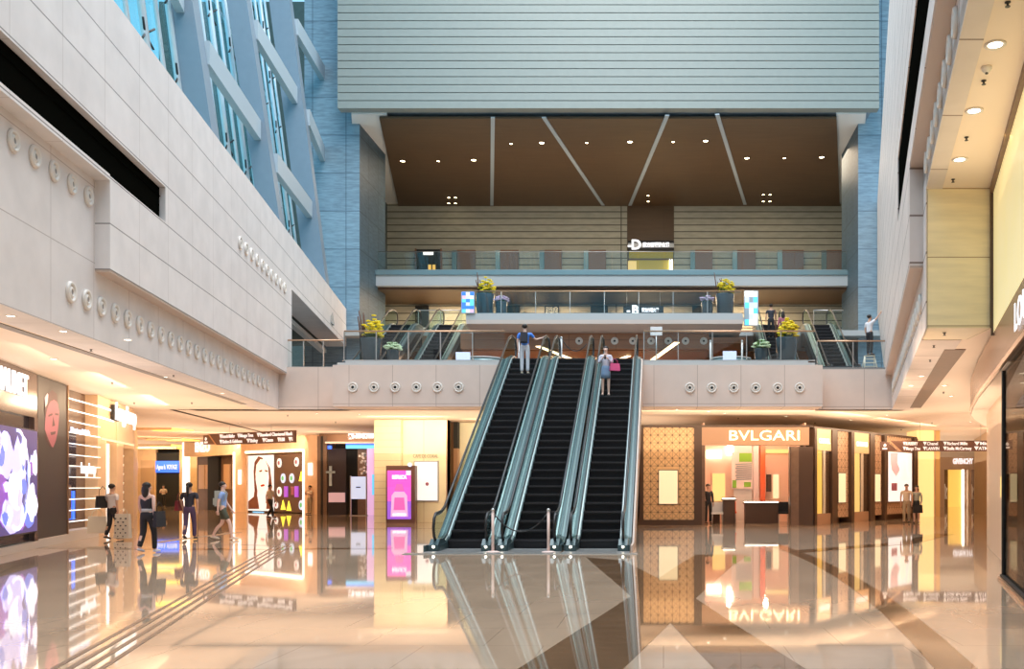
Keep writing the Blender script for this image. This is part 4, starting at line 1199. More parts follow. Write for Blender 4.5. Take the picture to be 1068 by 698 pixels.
# front 6: watch shop with face poster
f6 = Front('cosmetics_front', (-32.1, 64.0), (-19.5, 54.0), 'peach stone shop front with a glowing face poster and bright round pictures')
mat('peach', (0.88, 0.62, 0.42), 0.35, noise=.05)
f6.part('header', 0, f6.L, 0, .4, 3.55, CE-.01, 'peach')
f6.part('pier', f6.u(190.5), f6.u(191.8), -.03, .4, 0, CE-.01, 'white_lit')
f6.part('pier', f6.u(243), f6.u(257), 0, .4, 0, 3.55, 'peach')
f6.part('light_line', f6.u(243.5), f6.u(245), -.04, 0, 0, 3.7, 'white_lit')
f6.part('pier', f6.u(315.5), f6.L, 0, .4, 0, 3.55, 'peach')
f6.part('light_line', f6.u(316), f6.u(317.5), -.04, 0, 0, 3.7, 'white_lit'); f6.part('light_line', f6.u(256), f6.u(316), -.04, 0, 3.62, 3.70, 'lamp_white')
f6.part('back_wall', f6.u(193), f6.u(243), .8, .9, 0, 3.55, 'brown_panel')
f6.part('entrance', f6.u(207), f6.u(218), .6, .8, 0, 3.5, 'dark')
for a in (196, 203, 222, 231): f6.part('display_niche', f6.u(a), f6.u(a+6), .7, .8, 1.4, 3.0, 'tan_wall')
f6.part('window_back', f6.u(257), f6.u(315), .1, .3, .05, 3.5, 'brown_gloss')
f6.part('wall_lamp', f6.u(250), f6.u(251.5), -.12, 0, 1.7, 2.6, 'white_lit'); f6.part('wall_lamp', f6.u(323), f6.u(326), -.12, 0, 2.2, 2.9, 'white_lit')
text_part('shop_name', 'ENZO', .85, (f6.u(212), -.08, f6.z(212, 467)), 'letter_white', f6.root, width=f6.u(220)-f6.u(205), bold=.03)
ft = MB().box(f6.u(258), f6.u(284), .04, .1, .1, 3.45).build('face_poster', 'poster_white', f6.root)
b = MB()
poly(b, fz(f6, [(262, 531), (265, 512), (264, 492), (265, 482), (269, 476), (274, 478), (272, 481), (267, 487), (266, 500), (268, 512), (267, 530)]), .03, 0)
poly(b, fz(f6, [(258.5, 531), (258.5, 523), (263, 519), (268, 518), (270, 531)]), .028, 0)
poly(b, fz(f6, [(266, 495), (267, 485), (271, 479), (276, 480), (279, 487), (279, 500), (277, 508), (273, 515), (269, 510)]), .026, 1)
poly(b, fz(f6, [(270, 491), (273, 490), (273, 492), (270, 492.6)]), .02, 0); poly(b, fz(f6, [(276, 490), (279, 491), (279, 492.5), (276, 492)]), .02, 0)
poly(b, fz(f6, [(271, 506), (275, 505), (276, 507), (272, 508)]), .02, 2)
poly(b, fz(f6, [(276, 480), (281, 488), (283, 505), (281, 520), (283, 531), (277, 531), (279, 512), (280, 498), (279, 487)]), .03, 0)
b.build('face_print', [mat('print_brown', (.25, .10, .06), .5), mat('print_skin', (0.9, .72, .62), .5, emit=(1.0, .80, .70), es=.8), 'red'], ft)
mat('p_violet', (.3, .1, .5), .5, emit=(.25, .05, .45), es=.9); mat('p_green', (.1, .4, .1), .5, emit=(.05, .35, .12), es=.8); mat('p_yellow', (.8, .7, .05), .5, emit=(.95, .8, .08), es=1)
cells = [(290, 483, 4, 0), (308, 482, 4, 0), (294, 499, 4.2, 1), (303, 499, 4.2, 1), (290, 513, 4.2, 0), (297, 513, 4.0, 3), (308, 513, 4.0, 3), (313, 497, 4, 2), (294, 527, 4, 2), (300, 528, 4, 2), (313, 527, 4.2, 1), (304, 512, 3, 5), (287, 527, 3, 0)]
for (px, py, r, k) in cells:
    u_, z_ = f6.uz(px, py); rr = r*.057
    if k in (0, 1):
        o_ = MB().lathe([(rr, .10), (rr*.98, .05), (rr*.9, .045)], (u_, 0, z_), 18, 'y', sy=1.2).build('round_picture', 'poster_white' if k == 0 else 'pale_lit', f6.root)
        MB().lathe([(rr*.5, .045), (rr*.45, .03)], (u_, 0, z_), 12, 'y', sy=1.2).build('motif', 'p_green' if k else 'print_rose', o_)
    elif k == 2:
        MB().prism([(u_-rr, z_-rr*1.2), (u_+rr, z_-rr*1.2), (u_, z_+rr*1.3)], .05, 'y', .05).build('triangle_picture', 'p_yellow', f6.root)
    else:
        MB().prism([(u_-rr*.8, z_-rr*1.4), (u_+rr*.8, z_-rr*1.4), (u_+rr*.8, z_+rr*1.4), (u_-rr*.8, z_+rr*1.4)], .05, 'y', .05).build('square_picture', 'p_violet' if k == 3 else 'print_rose', f6.root)

# front 7: dark entrance to the observation deck
f7 = Front('observation_deck_front', (W(331, 0, 53).x, 53), (W(393, 0, 53).x, 53), 'dark glass entrance with a glowing cyan band and white sign, behind the yellow pillar')
f7.part('header', f7.u(333), f7.L, 0, .4, f7.z(360, 461), CE-.01, 'bronze')
f7.part('pillar', 0, f7.u(341), -.03, .4, 0, CE-.15, 'brown_panel'); f7.part('pillar', f7.u(335), f7.u(337), -.08, -.03, 0, CE-.15, 'dark')
f7.part('soffit', f7.u(341), f7.L, -.3, 0, f7.z(360, 463), f7.z(360, 461), 'offwhite')
f7.part('back_wall', f7.u(341), f7.L, 1.4, 1.5, 0, f7.z(360, 461), 'dark')
f7.part('glass_door', f7.u(342), f7.u(361), .0, .04, 0, f7.z(350, 468), 'dark_gloss')
f7.part('cyan_band', f7.u(361), f7.L, -.05, .05, f7.z(375, 468), f7.z(375, 464.5), 'cyan_lit'); f7.part('blue_band', f7.u(361), f7.L, -.05, .05, f7.z(375, 464.5), f7.z(375, 463), 'blue_lit'); f7.part('blue_band', f7.u(342), f7.u(346), -.05, .05, f7.z(343, 468.5), f7.z(343, 465), 'blue_lit')
f7.part('lilac_panel', f7.u(383), f7.u(390), -.04, .1, 0, f7.z(385, 468), 'lilac_lit'); f7.part('blue_screen', f7.u(388.5), f7.L, -.08, -.04, 1.1, f7.z(390, 495), 'cyan_lit')
f7.part('notice', f7.u(343), f7.u(360), -.06, 0, f7.z(350, 524), f7.z(350, 514), 'print_pale')
b = MB()
rn = random.Random(3)
for k in range(22):
    x_ = f7.u(372)+rn.uniform(0, .42); z_ = rn.uniform(2.2, 3.4)
    b.box(x_, x_+.12, .3, .33, z_, z_+.12)
b.build('mosaic', 'offwhite', f7.root)
f7.part('mosaic_back', f7.u(371), f7.u(383), .34, .4, 0, f7.z(375, 468), 'brown_panel')
b = MB(); b.box(f7.u(345)-.07, f7.u(345)+.07, -.07, -.02, 1.6, 2.7); b.box(f7.u(345)-.25, f7.u(345)+.25, -.07, -.02, 2.3, 2.42); b.build('door_emblem', 'steel_light', f7.root)
text_part('lettering', '天際100 SKY100', .36, (f7.u(377), -.08, f7.z(377, 455)), 'letter_white', f7.root, width=f7.u(391)-f7.u(364), bold=.03)
t = empty('poster_stand', (W(374, 0, 51.5).x, 51.5, 0), 'pale blue poster on a metal stand in front of the dark entrance', 'poster stand')
MB().box(-.42, .42, -.04, .04, 0.9, 2.1).build('poster', 'pale_lit', t); MB().box(-.45, -.40, -.05, .05, 0, 2.15).build('leg', 'steel', t); MB().box(.40, .45, -.05, .05, 0, 2.15).build('leg', 'steel', t)
MB().box(-.45, .45, -.2, .2, 0, .03).build('foot', 'steel', t); MB().box(-.12, .12, -.055, -.04, 1.5, 1.56).build('mark', 'dark', t)

# yellow pillar and wall with white poster
f8 = Front('yellow_wall', (W(392, 0, 42).x, 42), (W(466.5, 0, 42).x, 42), 'pale yellow stone wall with a white lit poster left of the escalators', 'wall front')
f8.part('pillar', 0, f8.u(420), -.25, .6, 0, CE-.01, 'yellow_stone'); f8.part('wall', f8.u(420), f8.L, 0, .6, 0, CE-.01, 'yellow_plain')
pf = f8.part('poster_frame', f8.u(432), f8.u(457.5), -.06, 0, f8.z(445, 523), f8.z(445, 481), 'steel'); f8.part('poster', f8.u(432)+.04, f8.u(457.5)-.04, -.075, -.06, f8.z(445, 523)+.04, f8.z(445, 481)-.04, 'poster_white')
MB().lathe([(.08, -.085), (.08, -.078)], (f8.u(446), 0, f8.z(445, 505)), 12, 'y').build('mark', 'print_rose', f8.root)
text_part('lettering', 'CAFE DE CORAL', .22, (f8.u(444), -.02, f8.z(445, 476)), 'letter_grey', f8.root, width=f8.u(456)-f8.u(430), bold=.0)
f8.part('edge', f8.L-.04, f8.L, -.03, .6, 0, CE-.01, 'copper')
f9 = Front('yellow_wall_recess', (W(466, 0, 43.5).x, 43.5), (W(500, 0, 43.5).x, 43.5), 'yellow wall and brown post partly hidden behind the leftmost escalator', 'wall front')
f9.part('wall', 0, f9.L+6, .3, .6, 0, CE-.01, 'yellow_plain'); f9.part('post', f9.u(470), f9.u(473), 0, .3, 0, CE-.01, 'bronze'); f9.part('post', f9.u(473.5), f9.u(478), -.1, .3, 3.3, CE-.01, 'dark'); f9.part('post', f9.u(473.5), f9.u(478), -.1, .3, 0, 3.3, 'copper')

# directory totem
t = empty('advert_totem', (W(419, 0, 41.2).x, 41.2, 0), 'bronze advert totem with a pink and violet perfume picture beside the yellow wall', 'advertising totem')
TX = lambda px: (px-419)*41.2/F
TZ = lambda py: H+(HY-py)*41.2/F
MB().box(TX(404), TX(434), -.2, .2, 0, TZ(486)).build('body', 'sign_brown', t, bevel=.01)
mat('pink_lit', (.9, .1, .5), .3, emit=(.75, .06, .42), es=1.0); mat('violet_lit', (.3, .1, .6), .3, emit=(.20, .07, .50), es=1.0); mat('hot_lit', (1, .1, .4), .3, emit=(1.0, .08, .28), es=1.1)
s_ = MB(); s_.box(TX(405.5), TX(430), -.22, -.2, TZ(508), TZ(491)); s_.mi = 1; s_.box(TX(405.5), TX(430), -.22, -.2, TZ(541.5), TZ(523)); s_.mi = 2; s_.box(TX(405.5), TX(430), -.22, -.2, TZ(523), TZ(508)); sc_ = s_.build('screen', ['pink_lit', 'violet_lit', mat('magenta_lit', (.6, .1, .5), .3, emit=(.48, .07, .45), es=1.0)], t)
b = MB()
poly(b, [(TX(409), TZ(539)), (TX(427), TZ(539)), (TX(426), TZ(517)), (TX(423), TZ(513)), (TX(413), TZ(513)), (TX(410), TZ(517))], -.225, 0)
poly(b, [(TX(412), TZ(532)), (TX(424), TZ(532)), (TX(423), TZ(519)), (TX(413), TZ(519))], -.23, 1)
poly(b, [(TX(413), TZ(512)), (TX(423), TZ(512)), (TX(421), TZ(505)), (TX(415), TZ(505))], -.23, 1)
b.build('perfume_bottle_picture', ['lilac_lit', 'hot_lit'], sc_)
text_part('lettering', 'REPLICA', .22, (TX(418), -.235, TZ(498)), 'letter_white', sc_, width=.62, bold=.01)
text_part('lettering', 'EAU DE PARFUM', .14, (TX(418), -.235, TZ(537)), 'letter_white', sc_, width=.55, bold=.005)
MB().box(TX(425), TX(430), -.235, -.22, TZ(496), TZ(491)).build('corner_mark', 'pale_lit', t)
MB().lathe([(.09, -.26), (.09, -.2)], (TX(429), 0, TZ(485)), 16, 'y').build('lamp', 'pale_lit', t)

# ================================================================== RIGHT SHOPS
Bv = Front('jeweller_front', (W(667, 0, 39).x, 39), (W(848, 0, 39).x, 39), 'bronze framed jeweller front with gold letters and a lattice panel, right of the escalators')
HZ = Bv.z(750, 443.5)
Bv.part('frame', Bv.u(667), Bv.u(671), 0, .5, 0, HZ, 'brown_frame'); Bv.part('frame', Bv.u(667), Bv.u(848), -.02, .5, HZ-.09, HZ, 'brown_frame')
Bv.part('frame', Bv.u(671), Bv.u(724), 0, .5, 0, Bv.z(700, 542.5), 'brown_frame'); Bv.part('frame', Bv.u(724), Bv.u(732), 0, .5, 0, HZ-.09, 'brown_frame')
Bv.part('fill_panel', Bv.u(732), Bv.u(735.5), .05, .5, 0, Bv.z(733, 464), 'brown_panel')
mat('lattice_gold', (0.80, 0.52, 0.27), 0.4, noise=.06, nscale=10); mat('lattice_dark', (0.16, 0.09, 0.05), 0.5)
def lattice(fr, pa, pb, zt, zb, hole=None, cell=.31, m='lattice_gold', y=.08):
    u0, u1 = fr.u(pa), fr.u(pb)
    pn = fr.part('lattice_panel', u0, u1, y, y+.1, zb, zt, m)
    b = MB()
    nx = max(1, round((u1-u0)/cell)); nz = max(1, round((zt-zb)/cell)); cx_, cz = (u1-u0)/nx, (zt-zb)/nz
    for i in range(nx+1):
        for j in range(nz+1):
            x_, z_ = u0+i*cx_, zb+j*cz
            r = .035
            if not (hole and hole[0] < x_ < hole[1] and hole[2] < z_ < hole[3]):
                b._f([b.b.verts.new((x_+r*math.cos(a), y-.006, z_+r*math.sin(a))) for a in [k*PI/4 for k in range(8)]])
            if i < nx and j < nz:
                xc, zc = x_+cx_/2, z_+cz/2
                if hole and hole[0] < xc < hole[1] and hole[2] < zc < hole[3]: continue
                w_ = .007
                for (ax, az, bx_, bz) in ((x_, z_, x_+cx_, z_+cz), (x_+cx_, z_, x_, z_+cz), (x_, z_, x_+cx_, z_), (x_, z_, x_, z_+cz)):
                    d = Vector((bx_-ax, 0, bz-az)).normalized(); nn = Vector((-d.z, 0, d.x))*w_
                    A, B_ = Vector((ax, y-.004, az)), Vector((bx_, y-.004, bz))
                    b._f([b.b.verts.new(v) for v in (A+nn, B_+nn, B_-nn, A-nn)])
    b.build('lattice', 'lattice_dark', pn)
    if hole:
        bx = MB().box(hole[0], hole[1], y-.05, y, hole[2], hole[3]).build('showcase', 'brown_frame', fr.root)
        MB().box(hole[0]+.03, hole[1]-.03, y-.06, y-.05, hole[2]+.03, hole[3]-.03).build('lit_pane', 'cream_lit', bx)
lattice(Bv, 671, 724, HZ-.09, Bv.z(700, 542.5), (Bv.u(686.5), Bv.u(707.5), Bv.z(697, 526.5), Bv.z(697, 490)))
Bv.part('header', Bv.u(732), Bv.u(844), -.02, .4, Bv.z(780, 464.5), HZ-.09, 'copper' if False else mat('rose_bronze', (0.40, 0.235, 0.145), 0.4))
Bv.part('pillar', Bv.u(824), Bv.u(848), -.04, .5, 0, Bv.z(830, 466), 'brown_frame'); Bv.part('pillar_face', Bv.u(825), Bv.u(833), -.06, -.04, 0, Bv.z(830, 466), 'brown_panel')
text_part('shop_name', 'BVLGARI', .58, (Bv.u(797), -.10, Bv.z(797, 455)), 'letter_lit', Bv.root, width=Bv.u(834)-Bv.u(761), bold=.0, extrude=.03)
# interior
mat('shop_wall', (0.85, 0.56, 0.42), .5); 
Bv.part('back_wall', Bv.u(733), Bv.u(850), 4.0, 4.1, 0, 4.2, 'shop_wall'); Bv.part('side_wall', Bv.u(733), Bv.u(733)+.1, .5, 4, 0, 4.2, 'shop_wall'); Bv.part('side_wall', Bv.u(840), Bv.u(840)+.1, .5, 4, 0, 4.2, 'shop_wall')
Bv.part('shop_ceiling', Bv.u(733), Bv.u(848), .5, 4.1, 3.9, 4.0, 'cream_ceiling')
def back(px): return ((px-CX)/F*43-Bv.p0.x)
def bz(py): return H+(HY-py)/F*43
Bv.part('wall_light', back(737), back(752), 3.9, 3.99, bz(478), bz(470), 'lamp_white'); Bv.part('door_panel', back(742), back(757), 3.93, 4, 0, bz(492), 'shop_wall'); Bv.part('lit_niche', back(743), back(756), 3.9, 3.95, bz(523), bz(494), 'yellow_lit')
Bv.part('lit_column', back(758), back(764), 3.8, 3.95, bz(475), bz(462), 'lamp_white')
Bv.part('wall_panel', back(765), back(784), 3.85, 3.95, 0, bz(463), 'offwhite'); Bv.part('red_screen', back(792), back(797), 3.5, 3.7, 0, bz(465), 'orange_red'); Bv.part('pale_panel', back(785), back(791), 3.8, 3.95, 0, bz(465), 'pink_white')
Bv.part('lit_cornice', back(798), back(822), 3.8, 3.9, bz(473), bz(469), 'yellow_lit'); Bv.part('dark_niche', back(799), back(804), 3.85, 3.95, bz(513), bz(495), 'brown_frame'); Bv.part('lit_niche', back(806), back(812), 3.85, 3.95, bz(520), bz(495), 'cream_lit')
point('shop_lamp', (W(760, 0, 41).x, 41, 3.5), 65, (1, .72, .5), .1); point('shop_lamp', (W(800, 0, 41).x, 41.5, 3.5), 60, (1, .72, .5), .1)
t = empty('wall_art', (W(774, 0, 42.7).x, 42.7, bz(510)), 'patchwork wall picture in green and grey stripes inside the jeweller shop', 'picture')
ax_ = lambda px: (px-774)*42.7/F
az_ = lambda py: (510-py)*43/F
MB().box(ax_(763), ax_(785), 0, .04, az_(510), az_(472)).build('canvas', 'pink_white', t)
MB().box(ax_(771), ax_(784), -.03, 0, az_(482), az_(473)).build('green_patch', 'green', t); MB().box(ax_(764), ax_(768), -.03, 0, az_(509), az_(501)).build('green_patch', 'green', t); MB().box(ax_(776), ax_(783), -.03, 0, az_(508), az_(503)).build('green_patch', 'green', t)
b = MB()
for k in range(9):
    z_ = az_(501)+k*.085
    b.hexa([(ax_(767)+.05*(k % 2), -.025, z_), (ax_(784), -.025, z_+.03), (ax_(784), 0, z_+.03), (ax_(767)+.05*(k % 2), 0, z_), (ax_(767)+.05*(k % 2), -.025, z_+.045), (ax_(784), -.025, z_+.07), (ax_(784), 0, z_+.07), (ax_(767)+.05*(k % 2), 0, z_+.045)])
b.build('stripes', 'plate', t)
def counter(px0, px1, Y, h, label, m='brown_frame', top='white'):
    x0, x1 = W(px0, 0, Y).x, W(px1, 0, Y).x
    t = empty('display_counter', ((x0+x1)/2, Y, 0), label, 'display counter')
    w2 = (x1-x0)/2
    MB().box(-w2+.05, w2-.05, 0, .55, 0, h-.16).build('base', m, t, bevel=.01); MB().box(-w2, w2, -.05, .6, h-.16, h-.10).build('top', m, t)
    MB().box(-w2+.03, w2-.03, -.02, .56, h-.10, h).build('glass_case', 'glass_shop', t); MB().box(-w2+.05, w2-.05, 0, .54, h-.10, h-.07).build('lit_tray', 'lamp_white', t)
    return t
counter(776, 813, 40.6, 1.0, 'long dark jewellery counter with a lit glass top inside the jeweller shop')
counter(753, 768, 40.0, 1.15, 'tall narrow dark jewellery counter in front of the patchwork picture')
counter(741, 752, 41.2, .95, 'small dark jewellery counter beside the staff member in black')
for px, Y, lb, m_ in ((748, 40.2, 'white chair at the small jewellery counter', 'white'), (817, 40.6, 'dark chair at the right end of the long jewellery counter', 'black'), (762, 41.6, 'red chair behind the tall jewellery counter', 'orange_red')):
    t = empty('shop_chair', (W(px, 0, Y).x, Y, 0), lb, 'chair')
    MB().box(-.24, .24, -.24, .24, .42, .5).build('seat', m_, t, bevel=.02); MB().box(-.24, .24, .2, .26, .5, .92).build('backrest', m_, t, bevel=.02)
    for sx in (-1, 1):
        for sy in (-1, 1): MB().tube([(sx*.2, sy*.2, .42), (sx*.22, sy*.22, 0)], .018, 6).build('leg', 'steel', t)

# row of shop bays going away on the right
Rw = Front('shop_arcade_front', (W(848, 0, 39.3).x, 39.3), (W(956, 0, 48).x, 48), 'row of bronze framed shop bays with lattice panels, receding at the right', 'shop front')
mat('lattice_rose', (0.62, 0.40, 0.26), .45, noise=.05, nscale=10)
AH = 4.05
Rw.part('lintel', 0, Rw.L, -.03, .5, AH-.08, AH, 'brown_frame')
Rw.part('base_wall', 0, Rw.L, .5, .6, 0, AH, 'brown_panel')
for a, c in ((848, 850.5), (866.5, 872), (886.5, 889.5), (906, 911), (921, 923.5), (952, 956)):
    Rw.part('pillar', Rw.u(a), Rw.u(c), -.08, .5, 0, AH-.08, 'brown_frame')
for a, c, nm in ((850.5, 866.5, 'CHANEL'), (889.5, 906, 'CHOPARD')):
    pm = (a+c)/2
    zt = Rw.z(pm, 470 if a < 870 else 473)
    Rw.part('bay_header', Rw.u(a), Rw.u(c), -.02, .3, zt, AH-.08, mat('bay_gold', (.72, .48, .28), .4) if 'bay_gold' not in M else 'bay_gold')
    text_part('shop_name', nm, .28, ((Rw.u(a)+Rw.u(c))/2, -.06, (zt+AH)/2-.1), 'letter_sign', Rw.root, width=(Rw.u(c)-Rw.u(a))*.72, bold=.012)
    Rw.part('plinth', Rw.u(a), Rw.u(c), 0, .45, 0, .45, 'rose_bronze')
    Rw.part('window_back', Rw.u(a), Rw.u(a)+(Rw.u(c)-Rw.u(a))*.5, .06, .2, .45, zt, 'gold_lit' if a < 870 else 'yellow_lit')
    Rw.part('window_side', Rw.u(a)+(Rw.u(c)-Rw.u(a))*.5, Rw.u(c), .06, .2, .45, zt, 'brown_frame'); Rw.part('curtain', Rw.u(a)+(Rw.u(c)-Rw.u(a))*.55, Rw.u(a)+(Rw.u(c)-Rw.u(a))*.7, .03, .06, .45, zt, 'offwhite')
    Rw.part('window_glass', Rw.u(a), Rw.u(c), .0, .01, .45, zt, 'glass_shop')
for a, c, ha, hb, hy0, hy1 in ((872, 886.5, 875, 883, 493, 525), (911, 921, 912.5, 919, 494, 524)):
    lattice(Rw, a, c, AH-.08, .25, (Rw.u(ha), Rw.u(hb), Rw.z(ha+3, hy1), Rw.z(ha+3, hy0)), m='lattice_rose')
lattice(Rw, 923.5, 952, AH-.08, .25, None, m='lattice_rose')
pb = Rw.part('poster_frame', Rw.u(925.5), Rw.u(951), -.02, .08, Rw.z(938, 524), Rw.z(938, 471), 'bronze')
Rw.part('poster', Rw.u(926), Rw.u(950.5), -.03, -.02, Rw.z(938, 523), Rw.z(938, 472), 'poster_white')
b = MB()
poly(b, fz(Rw, [(928, 472.5), (936, 472.5), (935, 483), (938, 490), (934, 497), (929, 490), (928, 480)]), -.035, 0)
poly(b, fz(Rw, [(938, 482), (941, 478), (944, 482), (944, 490), (947, 500), (942, 503), (937, 500), (938, 491)]), -.034, 1)
poly(b, fz(Rw, [(945, 473), (950, 475), (950, 498), (947, 492)]), -.035, 1)
poly(b, fz(Rw, [(929, 504), (935, 504), (935, 512), (929, 512)]), -.035, 2)
poly(b, fz(Rw, [(927, 486), (930, 484), (931, 500), (927, 503)]), -.033, 1)
b.build('poster_print', ['print_pale', 'print_skin', 'print_rose'], Rw.root)
# lit yellow pillars and far boutique
f10 = Front('lit_corner_pillar', (W(956, 0, 50).x, 50), (W(982, 0, 50).x, 50), 'glowing yellow corner pillar beyond the couple on the right', 'pillar')
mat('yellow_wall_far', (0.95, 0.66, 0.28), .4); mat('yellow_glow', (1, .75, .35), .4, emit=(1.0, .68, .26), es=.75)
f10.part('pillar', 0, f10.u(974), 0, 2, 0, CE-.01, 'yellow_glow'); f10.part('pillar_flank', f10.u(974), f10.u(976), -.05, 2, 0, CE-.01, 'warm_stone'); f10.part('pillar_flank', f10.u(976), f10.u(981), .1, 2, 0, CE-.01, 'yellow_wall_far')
f11 = Front('boutique_front', (W(978, 0, 72).x, 72), (W(1030, 0, 72).x, 72), 'tan boutique front with small lit letters far away at the right')
f11.part('header', -1, f11.L+2, 0, .4, f11.z(1000, 490), f11.z(1000, 477) , 'tan_wall'); f11.part('frieze', -1, f11.L+2, .1, .4, f11.z(1000, 477), CE-.01, 'cream_ceiling')
f11.part('back_wall', -1, f11.L+2, 1.4, 1.5, 0, CE-.01, 'brown_panel')
f11.part('lit_entrance', f11.u(994), f11.u(1007), .9, 1.3, 0, f11.z(1000, 488), 'gold_lit'); f11.part('light_line', f11.u(1007), f11.u(1009), .8, 1.3, 0, f11.z(1000, 488), 'lamp_white')
f11.part('jamb', -1, f11.u(985), 0, .4, 0, f11.z(1000, 490), 'tan_wall'); f11.part('jamb', f11.u(1010), f11.u(1013), 0, .4, 0, f11.z(1000, 490), 'tan_wall'); f11.part('jamb', f11.u(1019), f11.L+2, 0, .4, 0, f11.z(1000, 490), 'tan_wall')
for px in (988, 1016):
    b = MB(); b.lathe([(.22, .6), (.16, 1.0), (.24, 1.4), (.1, 1.6), (.09, 1.75)], (f11.u(px), .8, 0), 12); b.lathe([(.03, 0), (.03, .6)], (f11.u(px), .8, 0), 8)
    b.build('mannequin', 'offwhite', f11.root)
text_part('shop_name', 'GIVENCHY', .55, (f11.u(1004), -.05, f11.z(1004, 481.5)), 'letter_white', f11.root, width=f11.u(1014)-f11.u(993), bold=.02)
f12 = Front('side_wall_front', (W(1016, 0, 60).x, 60), (13.0, 34.0), 'warm stone wall behind the curved boutique corner on the right', 'wall front')
f12.part('wall', 0, f12.L, 0, .4, 0, CE-.01, 'warm_stone')

# ================================================================== LUXURY FRONT, RIGHT EDGE
LV = Front('luxury_front', (8.07, 25.5), (2.0, 25.5-(8.07-2.0)/.256), 'tall luxury shop front with bronze header and glowing onyx wall above, right edge')
def lvz(px, py): return LV.z(px, py)
uE = LV.u(1036); uP = LV.u(1045.5, .05)
LV.part('onyx_wall', uE, LV.L, .0, .25, 4.4, 7.07, mat('onyx_glow', (0.86, 0.78, 0.50), 0.3, emit=(0.85, 0.70, 0.32), es=.42, noise=.10, nscale=1.2))
LV.part('edge_post', uE-.06, uE+.03, -.04, .2, 4.35, 7.07, 'brown_frame')
LV.part('top_trim', uE, LV.L, -.06, 0, 6.95, 7.07, 'brown_panel')
# curved header: straight run then a bend to the right
plan = [(2.0, 25.5-(8.07-2.0)/.256)]
for k in range(12):
    y = 4+k*1.6; plan.append((1.545+.256*y, y))
plan += [(7.85, 24.4), (8.45, 26.4), (9.2, 28.4), (10.1, 30.5), (11.2, 33)]
def ribbon(name, plan, th, z0, z1, m, off=0.0):
    b = MB(); n = len(plan); P_ = [Vector(p) for p in plan]; A = []; B_ = []
    for i, p in enumerate(P_):
        d = (P_[min(i+1, n-1)]-P_[max(i-1, 0)]).normalized(); nn = Vector((d.y, -d.x))
        A.append(p+nn*off); B_.append(p+nn*(off+th))
    ring = [[b.b.verts.new((q.x, q.y, z)) for q in S] for z in (z0, z1) for S in (A, B_)]
    for i in range(n-1):
        for (a, c) in ((0, 1), (1, 3), (3, 2), (2, 0)):
            b._f([ring[a][i], ring[a][i+1], ring[c][i+1], ring[c][i]])
    b._f([ring[0][0], ring[1][0], ring[3][0], ring[2][0]]); b._f([ring[0][-1], ring[1][-1], ring[3][-1], ring[2][-1]])
    return b
inv = Matrix.Translation(-LV.root.location)
def lvadd(o):
    o.parent = LV.root
    o.matrix_parent_inverse = (Matrix.Translation(LV.root.location) @ Matrix.Rotation(LV.root.rotation_euler.z, 4, 'Z')).inverted()
    return o
lvadd(ribbon('header', plan, .30, 3.62, 4.42, 'x', 0).build('header', mat('header_bronze', (0.34, 0.20, 0.13), .25, .5)))
lvadd(ribbon('header_lip', plan, .04, 3.58, 3.66, 'x', -.03).build('header_lip', 'copper'))
lvadd(ribbon('soffit', plan[8:], .95, 3.56, 3.61, 'x', .02).build('soffit', 'cream_ceiling'))
wall_plan = [(p[0]+.45, p[1]) for p in plan[8:]]
lvadd(ribbon('wall', wall_plan, .3, 0, 3.62, 'x', 0).build('wall', 'boutique_pink'))
LV.part('fascia_fill', uE-.3, uE, .05, .3, 4.42, 4.5, 'cream_ceiling')
text_part('shop_name', 'LOUIS VUITTON', .56, (LV.u(1057, -.04), -.03, 3.98), 'letter_white', LV.root, align='LEFT', bold=.008, width=5.6, extrude=.006)
LV.part('door_post', uP-.07, uP+.07, .04, .12, .0, 3.62, 'dark'); LV.part('sill', uP-.1, LV.L, .02, .14, 0, .09, 'dark'); LV.part('sill_edge', uP-.1, LV.L, -.02, .02, 0, .05, 'copper')
LV.part('window_glass', uP+.09, LV.L, .07, .09, .09, 3.62, 'glass_dark')
LV.part('shop_back', uP-.1, LV.L, 2.4, 2.5, 0, 3.62, 'brown_panel'); LV.part('shop_ceiling', uP-.1, LV.L, .0, 2.5, 3.58, 3.62, 'brown_frame')
lvl = point('shop_lamp', (6.2, 12.5, 3.2), 60, (1, .66, .42), .1)
LV.part('shop_pillar', uP+.4, uP+.9, 1.0, 1.4, 0, 3.6, 'copper'); LV.part('shop_shelf', uP+1.4, uP+4, 2.0, 2.4, .8, .9, 'gold_lit'); LV.part('shop_shelf', uP+1.4, uP+4, 2.0, 2.4, 1.6, 1.7, 'gold_lit')
u_ = LV.u(1034)
LV.part('display_window', LV.u(1031.5)-.1, LV.u(1035)+.1, -.1+.35, .5, LV.z(1033, 521), LV.z(1033, 495), 'dark'); LV.part('display_light', LV.u(1032)-.1, LV.u(1034.5)+.1, .2, .26, LV.z(1033, 519), LV.z(1033, 497), 'yellow_lit')

